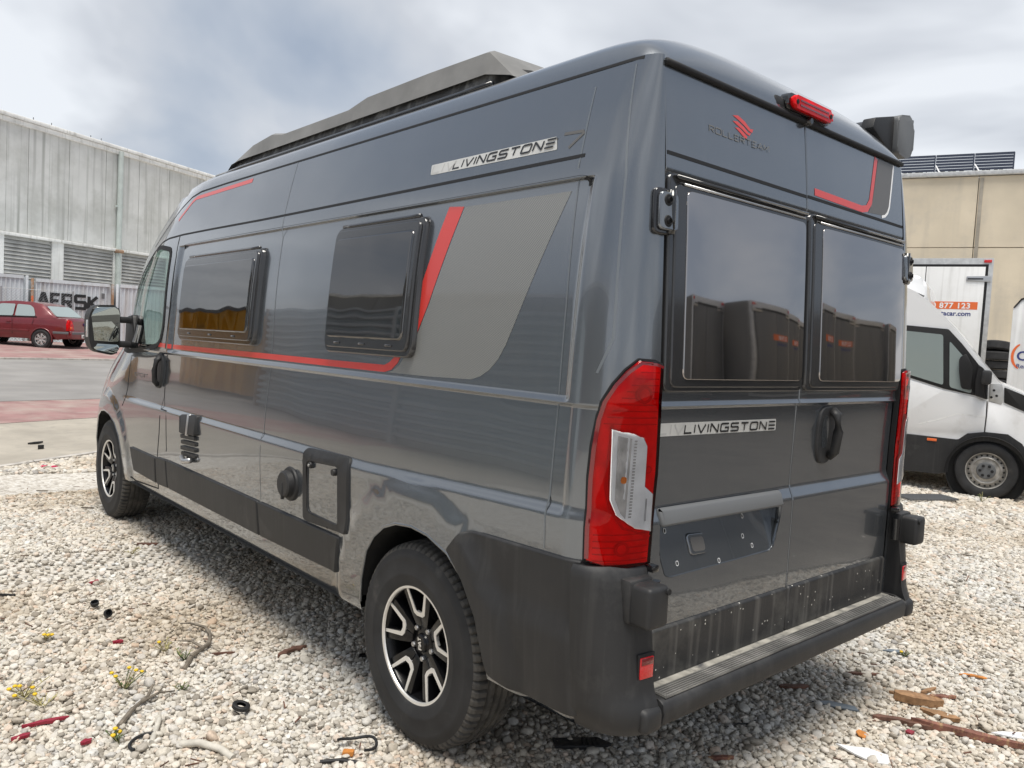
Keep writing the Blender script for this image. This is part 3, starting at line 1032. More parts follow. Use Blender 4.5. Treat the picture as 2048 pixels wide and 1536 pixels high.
strips('panel_joint', [[(-.628, 2.26), (-.648, 2.04), (-.668, 1.60), (-.672, 1.33), (-.669, 1.03), (-.671, .875)]], 0.006, sideL, 0.0008, M_pseam, van)
strips('corner_crease', [[(-.772, 2.30), (-.815, 1.96), (-.82, 1.60), (-.82, 1.50), (-.79, 1.40)]], 0.006, sideL, 0.0008, M_pseam, van)
strips('fender_seam', [[(3.50, 1.26), (3.52, 1.03), (3.56, .95), (3.62, .90)]], 0.007, sideL, 0.0012, M_seam_shade, van)

# red line and slanted band, dotted panel
RL = [(2.921, 1.353), (2.702, 1.348), (1.366, 1.350), (.716, 1.350), (.285, 1.351), (.235, 1.362), (.195, 1.39), (.16, 1.44)]
patch('red_stripe', [(u, v - .0135) for u, v in RL] + [(.115, 1.43)] + [(.03, 1.60), (-.105, 1.938), (-.018, 1.946), (.105, 1.62), (.165, 1.475)]
      + [(.185, 1.435), (.215, 1.402), (.25, 1.378), (.285, 1.365)] + [(u, v + .0135) for u, v in RL[3::-1]], sideL, 0.0010, M_red, van, step=0.06)
patch('halftone_decal', [(-.111, 1.937), (-.629, 1.934), (-.45, 1.54), (-.415, 1.466), (-.385, 1.42), (-.345, 1.382), (-.30, 1.358), (-.255, 1.345), (0.0, 1.339), (.26, 1.338),
                         (.225, 1.346), (.18, 1.372), (.145, 1.41), (.11, 1.435), (.025, 1.60)], sideL, 0.0009, M_dots, van, step=0.05)
strips('roofline_stripe', [[(1.91, 2.287), (2.74, 2.278), (2.79, 2.262), (2.94, 2.150)]], 0.024, sideL, 0.0010, M_red, van)
strips('roofline_stripe', [[(1.91, 2.287), (2.74, 2.278), (2.79, 2.262), (2.94, 2.150)]], 0.024, sideR, 0.0010, M_red, van)
# name strip on the side
def side_strip():
    q = [(.150, 2.121), (.137, 2.080), (-.535, 2.074), (-.517, 2.120)]
    o = patch('name_strip', rnd_poly(q, .006, 2), sideL, 0.0012, M_strip, van, step=0.04)
    L, w = word_lines('LIVINGSTONE', 0.0265, 0.33, 1.0, 0.10)
    strips('lettering', [[(.004 - x * 0.520 / w, 2.087 + y) for x, y in l] for l in L], 0.0062, sideL, 0.0018, M_ink, o)
    L, w = word_lines('LIV', 0.030, 0.33, 1.0, 0.10)
    strips('ghost_lettering', [[(.135 - x * .135 / w, 2.086 + y) for x, y in l] for l in L], 0.006, sideL, 0.0016, M_ghost, o)
side_strip()
strips('number_seven', [[(-.549, 2.122), (-.628, 2.118), (-.634, 2.111), (-.585, 2.072)]], 0.010, sideL, 0.0012, M_badge, van)
L, w = word_lines('SPORT', 0.022, 0.35)
strips('door_badge', [[(3.40 - x * .26 / w, 1.125 + y - x * .0) for x, y in l] for l in L], 0.005, sideL, 0.002, M_badge, van)

# --- hinged acrylic windows on the side
def side_window(ya, yb, za, zb, sf, prot=0.046):
    """ya > yb; frame standing proud with a raised smoked pane."""
    fr = patch('side_window', rnd_poly([(ya, za), (yb, za), (yb, zb), (ya, zb)], .045, 5), sf, prot * 0.55, M_frame, van, depth=prot * 0.55 + .02, bevel=0.008, step=0.09)
    patch('pane_rim', rnd_poly([(ya - .018, za + .022), (yb + .016, za + .022), (yb + .016, zb - .016), (ya - .018, zb - .016)], .035, 5), sf, prot * 0.8, M_frame, fr, depth=prot * 0.4, bevel=0.006, step=0.09)
    patch('pane', rnd_poly([(ya - .036, za + .062), (yb + .042, za + .062), (yb + .042, zb - .050), (ya - .036, zb - .050)], .03, 5), sf, prot, M_acryl2, fr, depth=prot * 0.4, bevel=0.010, step=0.05)
    # drip rail over the window
    bm = bmesh.new()
    add_tube(bm, [sf(ya - .045 - (ya - yb - .09) * i / 10, zb + .002, prot * .40) for i in range(11)], .009, 8)
    from_bm('drip_rail', bm, M_frame, fr, True)
    # latch studs on the lower rim
    for k in range(3):
        yy = ya + (yb - ya) * (0.2 + .3 * k)
        box('latch', sf(yy, za + .042, prot * .8), (.008, .045, .010), M_frame, fr, bev=.003)
    return fr
side_window(2.545, 1.475, 1.395, 1.885, sideL)
side_window(.735, .082, 1.398, 1.922, sideL)
side_window(2.4, 1.5, 1.40, 1.89, sideR)

# --- cab door glass, quarter glass divider, rubber surround
for sf in (sideL, sideR):
    g = patch('cab_window', CABWIN, sf, -0.006, M_cabglass, van, step=0.08)
    strips('window_seal', [CABWIN + [CABWIN[0]]], 0.030, sf, 0.003, M_seam_shade, g)
    strips('divider_bar', [[(3.20, 1.96), (3.30, 1.70), (3.40, 1.30)]], 0.035, sf, 0.004, M_gloss, g)

# door handle: recessed dish with a vertical grip
def oval(cx, cz, w, h, n=24, p=2.6):
    return [(cx + w * math.copysign(abs(math.cos(a)) ** (2 / p), math.cos(a)), cz + h * math.copysign(abs(math.sin(a)) ** (2 / p), math.sin(a)))
            for a in [2 * math.pi * i / n for i in range(n)]]
hd = patch('door_handle', oval(2.905, 1.19, .075, .112), sideL, .012, M_plast, van, depth=.02, bevel=.006, step=.04)
bm = bmesh.new(); add_tube(bm, [sideL(2.875, z, o) for z, o in ((1.275, .012), (1.255, .034), (1.19, .042), (1.12, .034), (1.10, .012))], .017, 10)
from_bm('grip', bm, M_plast, hd, True)

# --- service hatch, filler cap, electric socket box
ht = patch('service_hatch', rnd_poly([(.858, .648), (.466, .664), (.466, .980), (.856, .972)], .03, 4), sideL, .011, M_plast, van, depth=.03, bevel=.005, step=.08,
           holes=(rnd_poly([(.812, .697), (.545, .69), (.545, .930), (.815, .917)], .02, 3),))
patch('hatch_door', rnd_poly([(.816, .692), (.541, .686), (.541, .934), (.819, .921)], .02, 3), sideL, .004, M_paint, ht, depth=.01, bevel=.002, step=.06)
for y in (.78, .575):
    lathe('hatch_lock', [(0, -.006), (.013, -.006), (.015, 0), (.015, .02)], 14, M_plast, ht, Matrix.Translation(sideL(y, .905, .012)))
bm = bmesh.new(); add_lathe(bm, [(0, -.003), (.006, -.003), (.007, .004)], 10, Matrix.Translation(sideL(.78, .905, .018)))
from_bm('lock_barrel', bm, M_steel, ht, True, 40)
c = sideL(.99, .788, 0)
cap = lathe('water_filler_cap', [(0, -.042), (.052, -.042), (.060, -.036), (.062, -.012), (.074, -.010), (.078, -.004), (.078, .012)], 32, M_plast, van, Matrix.Translation(c))
bm = bmesh.new(); add_box(bm, c + Vector((-.038, 0, -.03)), (.014, .014, .075), bev=.003)
from_bm('cap_tab', bm, M_plast, cap, True, 40)
# outside socket: hinged flap above a ribbed lower housing
sk = patch('socket_box', rnd_poly([(2.40, .852), (2.155, .862), (2.155, .980), (2.40, .962)], .014, 3), sideL, .022, M_plast, van, depth=.05, bevel=.006, step=.1)
for k in range(4):
    z0 = .722 + k * .034
    patch('rib', rnd_poly([(2.398, z0), (2.17, z0 + .010), (2.17, z0 + .034), (2.398, z0 + .024)], .005, 2), sideL, .012 + .003 * (k % 2), M_plast, sk, depth=.045, bevel=.004, step=.1)
patch('flap_edge', [(2.292, .850), (2.262, .851), (2.262, .974), (2.292, .972)], sideL, .025, M_steel, sk, depth=.02, bevel=.004, step=.1)
bm = bmesh.new(); add_tube(bm, [sideL(2.36, .715, .02), sideL(2.30, .70, .03), sideL(2.22, .715, .02)], .016, 8)
from_bm('hinge_barrel', bm, M_steel, sk, True)

# --- black cladding along the sill and the rear quarter
def clad(nm, pts, sf, r=.012, off=.014, bevel=.006):
    return patch(nm, rnd_poly(pts, r, 3), sf, off, M_plast, van, depth=off + .012, bevel=bevel, step=.07)
for sf in (sideL, sideR):
    clad('sill_cladding', [(1.318, .474), (.562, .484), (.540, .640), (1.330, .643)], sf)
    clad('sill_cladding', [(2.655, .478), (1.330, .474), (1.342, .643), (2.668, .652)], sf)
    clad('sill_cladding', [(2.872, .470), (2.667, .477), (2.682, .651), (2.868, .644)], sf)
    clad('door_cladding', [(3.36, .480), (2.896, .471), (2.886, .636), (3.42, .638)], sf)
    # quarter panel cladding with its pressed crease
    Q = [(-.235, .775), (-.303, .848), (-.335, .856), (-.792, .868), (-.795, .41), (-.52, .405), (-.45, .412), (-.432, .45), (-.392, .585), (-.325, .69)]
    def qsurf(u, v, off, sf=sf):
        # shallow dish under the diagonal crease
        d = 0.010 * sst(0.0, 0.05, (u + .32) - (v - .85) * .45 * -1) if False else 0
        ln = .672 if u < -.43 else .672 + (u + .43) * 1.55
        b = 0.012 * (1 - sst(-.03, .03, v - ln))
        return sf(u, v, off + b)
    patch('quarter_cladding', rnd_poly(Q, [.01, .03, .03, .005, .02, .02, .02, .01, .01, .01], 3), qsurf, .014, M_plast, van, depth=.03, bevel=.006, step=.035)

# --- rear corner lamps
M_reflgrey = mat('dim_reflector', (0.60, 0.60, 0.60), 0.2, 0.5, 0.8, 0.03, noise=(25, 0.3))
M_clear2 = mat('bright_reflector', (0.92, 0.92, 0.92), 0.3, 0.0, 1.0, 0.02, noise=(18, 0.15))
LO = [(-.94, 1.430), (-.915, 1.440), (-.878, 1.442), (-.85, 1.412), (-.825, 1.370), (-.806, 1.32), (-.797, 1.28), (-.791, 1.20), (-.790, 1.11), (-.795, .97), (-.796, .870),
      (-.835, .856), (-.88, .848), (-.938, .856), (-.940, .99), (-.944, 1.12), (-.938, 1.33)]
def grow(poly, d):
    cx = sum(p[0] for p in poly) / len(poly); cz = sum(p[1] for p in poly) / len(poly)
    return [(cx + (x - cx) * (1 + d / .075), cz + (z - cz) * (1 + d / .29)) for x, z in poly]
CLR = [(-.830, 1.245), (-.872, 1.234), (-.894, 1.222), (-.903, 1.200), (-.905, 1.085), (-.926, 1.062), (-.927, .954), (-.890, .968), (-.850, 1.008), (-.837, 1.05)]
M_lensred = mat_glass('red_lens', (0.96, 0.010, 0.016), 1.38)
M_lensclr = mat_glass('clear_lens', (0.93, 0.93, 0.94), 1.45)
M_bowl = mat('lamp_bowl', (0.80, 0.78, 0.78), 0.35, 0.15, noise=(16, 0.2))
M_bowldk = mat('lamp_bowl_dark', (0.58, 0.56, 0.56), 0.4)
for sf, right in ((sideL, False), (sideR, True)):
    lamp = patch('tail_lamp', grow(LO, .006), sf, .004, M_seam_shade, van, depth=.02, step=.03)
    bowl = patch('lamp_bowl', grow(LO, -.003), sf, .006, M_bowl, lamp, step=.03)
    for k in range(30):                                   # horizontal ribs of the reflector
        z0 = .872 + k * .0185
        if z0 < .955 or z0 > 1.255:
            xa = -.804 if z0 < 1.27 else -.806 - (z0 - 1.27) * .52
            if xa > -.925: strips('bowl_rib', [[(xa - .006, z0), (-.932, z0)]], .0028, sf, .0085, M_bowldk, bowl, seg=.02)
    for (u, z, r) in ((-.895, 1.345, .022), (-.918, 1.13, .010), (-.87, .905, .018)):
        patch('bulb_bowl', oval(u, z, r * .9, r * 1.15, 18, 2.0), sf, .0095, M_bowldk, bowl, step=.03)
        patch('bulb_ring', oval(u, z, r * .55, r * .75, 14, 2.0), sf, .0105, M_bowl, bowl, step=.03)
    strips('bowl_wall', [[(-.828, 1.262), (-.826, 1.08), (-.838, 1.02), (-.870, .965), (-.935, .935)]], .006, sf, .010, M_bowldk, bowl)
    patch('red_lens', LO, sf, .020, M_lensred, lamp, depth=.018, bevel=.006, step=.02, holes=())
    strips('lens_edge', [[(-.800, .880), (-.799, .97), (-.796, 1.10), (-.797, 1.19), (-.801, 1.27), (-.812, 1.322), (-.831, 1.371), (-.855, 1.409), (-.880, 1.434), (-.914, 1.432), (-.934, 1.424)]], .008, sf, .0208, M_lampdk, lamp)
    patch('clear_bezel', grow(CLR, .005), sf, .0212, M_whiteprint, lamp, depth=.010, bevel=.002, step=.03)
    cl = patch('clear_reflector', grow(CLR, -.002), sf, .0216, M_clear2, lamp, step=.03)
    patch('dim_reflector', [(-.840, 1.229), (-.868, 1.222), (-.868, .995), (-.856, 1.012), (-.844, 1.05)], sf, .0220, M_reflgrey, cl, step=.03)
    for k in range(26):           # moulded prisms in the clear lens
        z0 = 1.00 + k * .0086
        strips('lens_prism', [[(-.8735, z0), (-.8795, z0)]], .0045, sf, .0222, M_reflgrey, cl)
    patch('amber_bulb', oval(-.858, 1.105, .006, .010, 12), sf, .0224, M_amber, cl, step=.03)
    strips('inner_bar', [[(-.911, 1.05), (-.912, .985)]], .003, sf, .0222, M_reflgrey, cl)
    patch('clear_lens', grow(CLR, .001), sf, .0238, M_lensclr, lamp, depth=.004, bevel=.002, step=.03)
    if right:
        patch('round_sticker', oval(-.873, 1.362, .012, .017, 16), sf, .0210, M_whiteprint, lamp, step=.05)
        patch('sticker_centre', oval(-.873, 1.362, .006, .009, 12), sf, .0216, M_blue, lamp, step=.05)

# --- rear doors
BACK = [(-.80, .47), (.80, .47), (.80, 2.30), (-.80, 2.30)]
patch('door_backing', BACK, lambda x, z, o: Vector((x, rear_y(x, z) + .045 - o, z)), 0, M_seam_shade, van, step=.1)
drows = smooth_rows(.47, 2.306, .06, [(1.295, 1.332, .004), (.95, 1.022, .006), (1.965, 2.005, .01)])
PLATE = rnd_poly([(-.762, 1.006), (-.752, .86), (-.722, .800), (-.70, .792), (-.135, .797), (-.112, .805), (-.080, .90), (-.077, 1.003)], .008, 2)
def rdoor(x0, x1):
    hinge = x0 if x0 < -.1 else x1
    d = empty('rear_door'); d.parent = van
    holes = (PLATE,) if x0 < -.1 else ()
    patch('door_panel', rnd_poly([(x0, .472), (x1, .472), (x1, 2.302), (x0, 2.302)], .012, 2), rear, 0, M_paint, d, depth=.02, bevel=.003, us=frange(x0, x1, .08), vs=drows, holes=holes)
    return d
dL = rdoor(-.803, -.0035)
dR = rdoor(.0035, .803)
for d, x0, x1 in ((dL, -.79, -.012), (dR, .012, .79)):
    strips('door_groove', [[(x0 - .01 if x0 < -.1 else x0 - .008, 2.043), (x1 + .008, 2.041)]], .011, rear, .0012, M_seam_shade, d)
# smoked windows in both doors
def rear_window(d, xa, xb, ga, gb):
    w = patch('rear_window', rnd_poly([(xa, 1.352), (xb, 1.352), (xb, 1.985), (xa, 1.985)], .03, 5), rear, .016, M_frame, d, depth=.03, bevel=.006, step=.1)
    patch('pane_rim', rnd_poly([(xa + .022, 1.366), (xb - .016, 1.366), (xb - .016, 1.958), (xa + .022, 1.958)], .03, 5), rear, .022, M_frame, w, depth=.012, bevel=.005, step=.1)
    def bulge(x, z, o):
        a = min(1, max(0, (x - ga) / (gb - ga))); b = min(1, max(0, (z - 1.39) / .555))
        return rear(x, z, o + .012 * (4 * a * (1 - a)) ** .5 * 0 + .004 * (1 - (2 * a - 1) ** 4))
    patch('pane', rnd_poly([(ga, 1.390), (gb, 1.390), (gb, 1.944), (ga, 1.944)], .025, 5), bulge, .026, M_acryl, w, depth=.014, bevel=.003, step=.04)
    bm = bmesh.new(); add_tube(bm, [rear(xa + .03, 1.976, .020), rear(xb - .01, 1.976, .020)], .007, 8)
    from_bm('drip_rail', bm, M_gloss, w, True)
    bm = bmesh.new(); add_tube(bm, [rear(xa + .06, 1.958, .024), rear(xb - .03, 1.958, .024)], .004, 6)
    from_bm('rail_trim', bm, M_steel, w, True)
rear_window(dL, -.797, -.010, -.722, -.034)
rear_window(dR, .012, .797, .092, .782)
# number-plate recess on the left door
def rdep(z): return .003 + .050 * min(1, max(0, (z - .79) / .17))
def recess(x, z, o): return rear(x, z, o - rdep(z))
patch('plate_recess', PLATE, recess, 0, M_paint, dL, step=.08)
V, F = [], []
for (x, z) in PLATE: V += [rear(x, z, 0), rear(x, z, -rdep(z) - .0005)]
k = len(PLATE)
for i in range(k): F.append((2 * i, 2 * i + 1, 2 * ((i + 1) % k) + 1, 2 * ((i + 1) % k)))
pyd('recess_wall', V, F, M_paint, dL)
patch('plate_lamp_bar', rnd_poly([(-.760, .952), (-.078, .948), (-.078, 1.002), (-.762, 1.005)], .008, 2), rear, .014, M_greybump, dL, depth=.045, bevel=.010, step=.12)
patch('release_button', rnd_poly([(-.580, .838), (-.492, .836), (-.498, .900), (-.590, .904)], .018, 4), recess, .008, M_paint, dL, depth=.01, bevel=.004, step=.05)
patch('button_face', rnd_poly([(-.568, .848), (-.503, .846), (-.507, .889), (-.577, .892)], .012, 4), recess, .0085, M_badge, dL, step=.05)
for x, z in ((-.685, .923), (-.26, .923), (-.277, .86), (-.231, .824), (-.65, .824), (-.434, .803)):
    patch('screw_hole', oval(x, z, .005, .006, 10), recess, .0015, M_seam_shade, dL, step=.05)
    strips('hole_edge', [oval(x, z, .006, .007, 10) + [oval(x, z, .006, .007, 10)[0]]], .0018, recess, .002, M_whiteprint, dL)
# name strip on the door
ns = patch('name_strip', rnd_poly([(-.797, 1.220), (-.130, 1.216), (-.132, 1.256), (-.797, 1.259)], .006, 2), rear, .0012, M_strip, dL, step=.08)
L, w = word_lines('LIVINGSTONE', 0.0245, 0.33, 1.0, 0.06)
strips('lettering', [[(-.655 + x * .512 / w, 1.2255 + y - .003 * (x / w)) for x, y in l] for l in L], .0058, rear, .0018, M_ink, ns)
L, w = word_lines('LIV', 0.027, 0.33, 1.0, 0.06)
strips('ghost_lettering', [[(-.785 + x * .125 / w, 1.2265 + y) for x, y in l] for l in L], .006, rear, .0016, M_ghost, ns)
# maker's emblem: three red wings and a faint word
wing = [[(-.460, 2.226), (-.430, 2.232), (-.392, 2.221), (-.360, 2.203), (-.343, 2.206), (-.352, 2.192), (-.372, 2.196), (-.400, 2.208), (-.430, 2.218)],
        [(-.462, 2.208), (-.435, 2.212), (-.400, 2.202), (-.372, 2.188), (-.358, 2.190), (-.366, 2.180), (-.385, 2.182), (-.410, 2.192), (-.438, 2.200)],
        [(-.450, 2.190), (-.428, 2.193), (-.402, 2.184), (-.380, 2.174), (-.385, 2.166), (-.40, 2.168), (-.42, 2.178)]]
for wg in wing: patch('emblem_wing', wg, rear, .0012, M_red, dL, step=.1)
L, w = word_lines('ROLLeRTeAM', 0.018, 0.3)
M_faint = mat('faint_lettering', (0.17, 0.165, 0.155), 0.4)
strips('emblem_lettering', [[(-.590 + x * .335 / w, 2.148 + y) for x, y in l] for l in L], .0032, rear, .0012, M_faint, dL)
strips('red_corner_stripe', [[(.053, 2.068), (.425, 2.062), (.468, 2.070), (.500, 2.100), (.566, 2.288)]], .026, rear, .0012, M_red, dR)
strips('white_corner_stripe', [[(.729, 2.288), (.672, 2.105), (.655, 2.080), (.632, 2.064), (.600, 2.056)]], .011, rear, .0012, M_whiteprint, dR)
patch('grey_corner_decal', [(.585, 2.288), (.722, 2.288), (.668, 2.108), (.65, 2.080), (.62, 2.064), (.48, 2.056), (.508, 2.09), (.52, 2.11)], rear, .0008, M_badge, dR, step=.08)
# handle on the right door
hd = patch('door_handle', oval(.225, 1.186, .066, .110), rear, .012, M_plast, dR, depth=.02, bevel=.006, step=.04)
patch('handle_cup', oval(.205, 1.20, .026, .062), rear, .0128, M_paint, hd, step=.05)
bm = bmesh.new(); add_tube(bm, [rear(.245, z, o) for z, o in ((1.278, .014), (1.262, .036), (1.20, .044), (1.125, .036), (1.105, .014))], .018, 10)
from_bm('grip', bm, M_plast, hd, True)
# black lower trim of the doors
for d, xs in ((dL, (-.795, -.006)), (dR, (.006, .795))):
    patch('lower_trim', rnd_poly([(xs[0], .478), (xs[1], .478), (xs[1], .644), (xs[0], .644)], .01, 2), rear, .012, M_trim, d, depth=.02, bevel=.008, step=.08)

# hinges on the corner posts
for sf, sg in ((sideL, -1), (sideR, 1)):
    for zc, big in ((1.868, True),):
        hg = patch('door_hinge', rnd_poly([(-.895, zc - .066), (-.955, zc - .066), (-.955, zc + .066), (-.895, zc + .066)], .02, 4), sf, .014, M_gloss, van, depth=.02, bevel=.005, step=.05)
        hb = patch('hinge_leaf', rnd_poly([(-.905, zc - .054), (-.975, zc - .054), (-.975, zc + .054), (-.905, zc + .054)], .018, 4), sf, .026, M_paint, hg, depth=.014, bevel=.004, step=.05)
        for dz in (-.03, .03):
            P = sf(-.930, zc + dz, .026); Pn = (sf(-.930, zc + dz, .05) - P).normalized()
            q = Pn.to_track_quat('X', 'Z').to_matrix().to_4x4()
            lathe('hinge_bolt', [(0, .002), (.007, .002), (.008, .008), (.008, .001), (.016, .001), (.018, -.002)], 16, M_seam_shade, hg, Matrix.Translation(P) @ q)
        bm = bmesh.new(); add_tube(bm, [Vector((sg * .800, rear_y(0, zc) - .026, zc + dz)) for dz in (-.062, -.02, .02, .062)], .013, 10)
        from_bm('hinge_pin', bm, M_gloss, hg, True)

# --- bumper: corner pieces, step with treads, hinge covers, reflectors
YB = herm([.38, .40, .455, .50, .60, .80, .862], [-.955, -.975, -.980, -.962, -.948, -.918, -.903])
def bump_out(t, z, sg):
    w = side_x(-.79, max(z, .40)) + .014; yb = YB(z)
    if z < .45: w -= .02 * (1 - sst(.38, .45, z))
    P0, P1, P2, P3 = Vector((w, -.795)), Vector((w, -.795 + .78 * (yb + .795))), Vector((.84 + .45 * (w - .84), yb)), Vector((.835, yb))
    b = P0 * (1 - t) ** 3 + P1 * 3 * t * (1 - t) ** 2 + P2 * 3 * t * t * (1 - t) + P3 * t ** 3
    return Vector((sg * b.x, b.y, z))
for sg in (-1, 1):
    rows = [.385, .39, .40, .42, .45, .47, .485, .50, .52, .56, .60, .66, .72, .78, .82, .845, .856, .860]
    nt_ = 22
    V, F = [], []
    for z in rows:
        for i in range(nt_ + 1):
            p = bump_out(i / nt_, min(z, .862), sg)
            if z > .845: p.y += .012 * ((z - .845) / .015) * (i / nt_); p.x -= sg * .010 * ((z - .845) / .015)
            V.append(p)
    for j in range(len(rows) - 1):
        for i in range(nt_):
            a = j * (nt_ + 1) + i; F.append((a, a + 1, a + nt_ + 2, a + nt_ + 1))
    b = len(V)
    # top ledge and return walls
    top = [(len(rows) - 1) * (nt_ + 1) + i for i in range(nt_ + 1)]
    V += [Vector((sg * .79, -.80, .862))]
    for i in range(nt_): F.append((top[i], top[i + 1], b))
    cc = len(V)
    for j, z in enumerate(rows): V.append(Vector((sg * .835, -.86, z)))
    for j in range(len(rows) - 1):
        a = j * (nt_ + 1) + nt_; F.append((a, a + nt_ + 1, cc + j + 1, cc + j))
    # underside
    V += [Vector((sg * .80, -.78, .40))]; u = len(V) - 1
    for i in range(nt_): F.append((i, i + 1, u))
    bp = pyd('bumper_corner', V, F, M_plast, van, True, 45)
    bm = bmesh.new(); bm.from_mesh(bp.data); bmesh.ops.recalc_face_normals(bm, faces=bm.faces); bm.to_mesh(bp.data); bm.free()
    bp.data.set_sharp_from_angle(angle=math.radians(45))
    # foot: the low step end that stands out
    prism('step_end', rnd_poly([(-.99, .395), (-.99, .462), (-.93, .480), (-.86, .480), (-.86, .395)], [.02, .02, .01, .0, .0], 3), lambda u, v, d, sg=sg: Vector((sg * d, u, v)), .822, .905, M_plast, bp, bev=.018, seg=3)
    # reflector in a recess
    ps = bump_out(.80, .575, sg); pe = bump_out(.96, .575, sg)
    mid = (ps + pe) / 2; dv = (pe - ps).normalized(); nn = Vector((dv.y, -dv.x, 0)) * (1 if sg < 0 else -1)
    rot = Matrix((dv, nn, Vector((0, 0, 1)))).transposed()
    rf = box('reflector', mid + nn * .002 + Vector((0, 0, .0)), (.052, .008, .062), M_reflred, bp, rot=rot, bev=.003)
    box('reflector_shade', mid + nn * .0035 + Vector((0, 0, .019)), (.046, .008, .020), M_lampdk, rf, rot=rot, bev=.002)
    box('reflector_frame', mid + nn * -.001, (.066, .006, .082), M_seam_shade, rf, rot=rot, bev=.002)
    # hinge cover standing out at the top of the bumper
    hc = box('hinge_cover', (sg * .886, -.952, .762), (.090, .096, .118), M_plast, bp, bev=.014, seg=3)
    box('cover_base', (sg * .886, -.912, .768), (.105, .05, .125), M_plast, hc, bev=.012)
    lathe('cover_screw', [(0, .001), (.009, .001), (.010, -.003)], 12, M_seam_shade, hc, Matrix.Translation((sg * .875 - .02 * sg, -1.006, .805)) @ Matrix.Rotation(math.pi / 2, 4, 'Z') @ Matrix.Rotation(math.pi, 4, 'Z'))
    bm = bmesh.new(); add_tube(bm, [(sg * .815, -.925, .72), (sg * .815, -.925, .81)], .016, 10); add_box(bm, (sg * .82, -.915, .845), (.03, .03, .02), bev=.004)
    from_bm('lower_hinge', bm, M_gloss, hc, True, 40)
M_step = mat('dusty_step_rubber', (0.12, 0.117, 0.11), 0.6, noise=(9, 0.2), dust=((0.29, 0.28, 0.26), 4.5, 0.47, 0.72))
M_silt = mat('silt_on_step', (0.30, 0.285, 0.25), 0.95, noise=(22, 0.35), dust=((0.08, 0.08, 0.08), 9, 0.50, 0.66))
M_stepd = mat('dusty_black_mat', (0.06, 0.058, 0.055), 0.8, dust=((0.24, 0.23, 0.21), 5, 0.45, 0.7))
st = prism('rear_step', rnd_poly([(-.985, .400), (-.988, .452), (-.975, .474), (-.865, .478), (-.865, .400)], [.015, .02, .014, .0, .0], 3), lambda u, v, d: Vector((d, u, v)), -.819, .819, M_plast, van, bev=.004)
for k in range(6):
    y = -.970 + k * .0098
    box('tread_rib', (0, y, .4795), (1.58, .0042, .007), M_step, st, bev=.001, seg=1)
box('tread_border', (-.79, -.93, .4785), (.012, .08, .005), M_step, st); box('tread_border', (.79, -.93, .4785), (.012, .08, .005), M_step, st)
box('step_mat', (0, -.927, .4770), (1.60, .094, .004), M_stepd, st)
box('silt', (0, -.9065, .4800), (1.60, .030, .006), M_silt, st)

# --- third brake light with its camera on the rear of the roof
bl = prism('high_brake_light', rnd_poly([(-.150, 2.318), (.140, 2.318), (.156, 2.344), (.140, 2.374), (-.150, 2.374), (-.166, 2.344)], .018, 4), lambda u, v, d: Vector((u, -.80 - d, v)), 0, .056, M_gloss, van, bev=.010, seg=3)
prism('red_lens', rnd_poly([(-.130, 2.323), (.128, 2.323), (.142, 2.345), (.128, 2.368), (-.130, 2.368), (-.144, 2.345)], .016, 4), lambda u, v, d: Vector((u, -.852 - d, v)), 0, .020, M_lampred, bl, bev=.009, seg=3)
for k in range(2): prism('lens_groove', rnd_poly([(-.10, 2.334 + k * .016), (.10, 2.334 + k * .016), (.10, 2.340 + k * .016), (-.10, 2.340 + k * .016)], .002, 2), lambda u, v, d: Vector((u, -.8725 - d, v)), 0, .0012, M_lampdk, bl)
for x in (-.118, .116): lathe('lens_screw', [(0, -.001), (.008, -.001), (.009, .004)], 12, M_seam_shade, bl, Matrix.Translation((x, -.8735, 2.345)) @ Matrix.Rotation(math.pi / 2, 4, 'Z'))
lathe('camera_eye', [(0, -.012), (.010, -.012), (.014, -.006), (.016, .02)], 16, M_gloss, bl, Matrix.Translation((.0, -.852, 2.306)) @ Matrix.Rotation(math.pi / 2, 4, 'Z'))
box('light_base', (-.15, -.815, 2.335), (.13, .06, .045), M_plast, bl, bev=.015)
# rain gutter rubber over the doors
bm = bmesh.new(); add_tube(bm, [Vector((-.80 + 1.6 * i / 20, -.842, 2.305)) for i in range(21)], .010, 8)
from_bm('roof_rubber', bm, M_seam_shade, van, True)

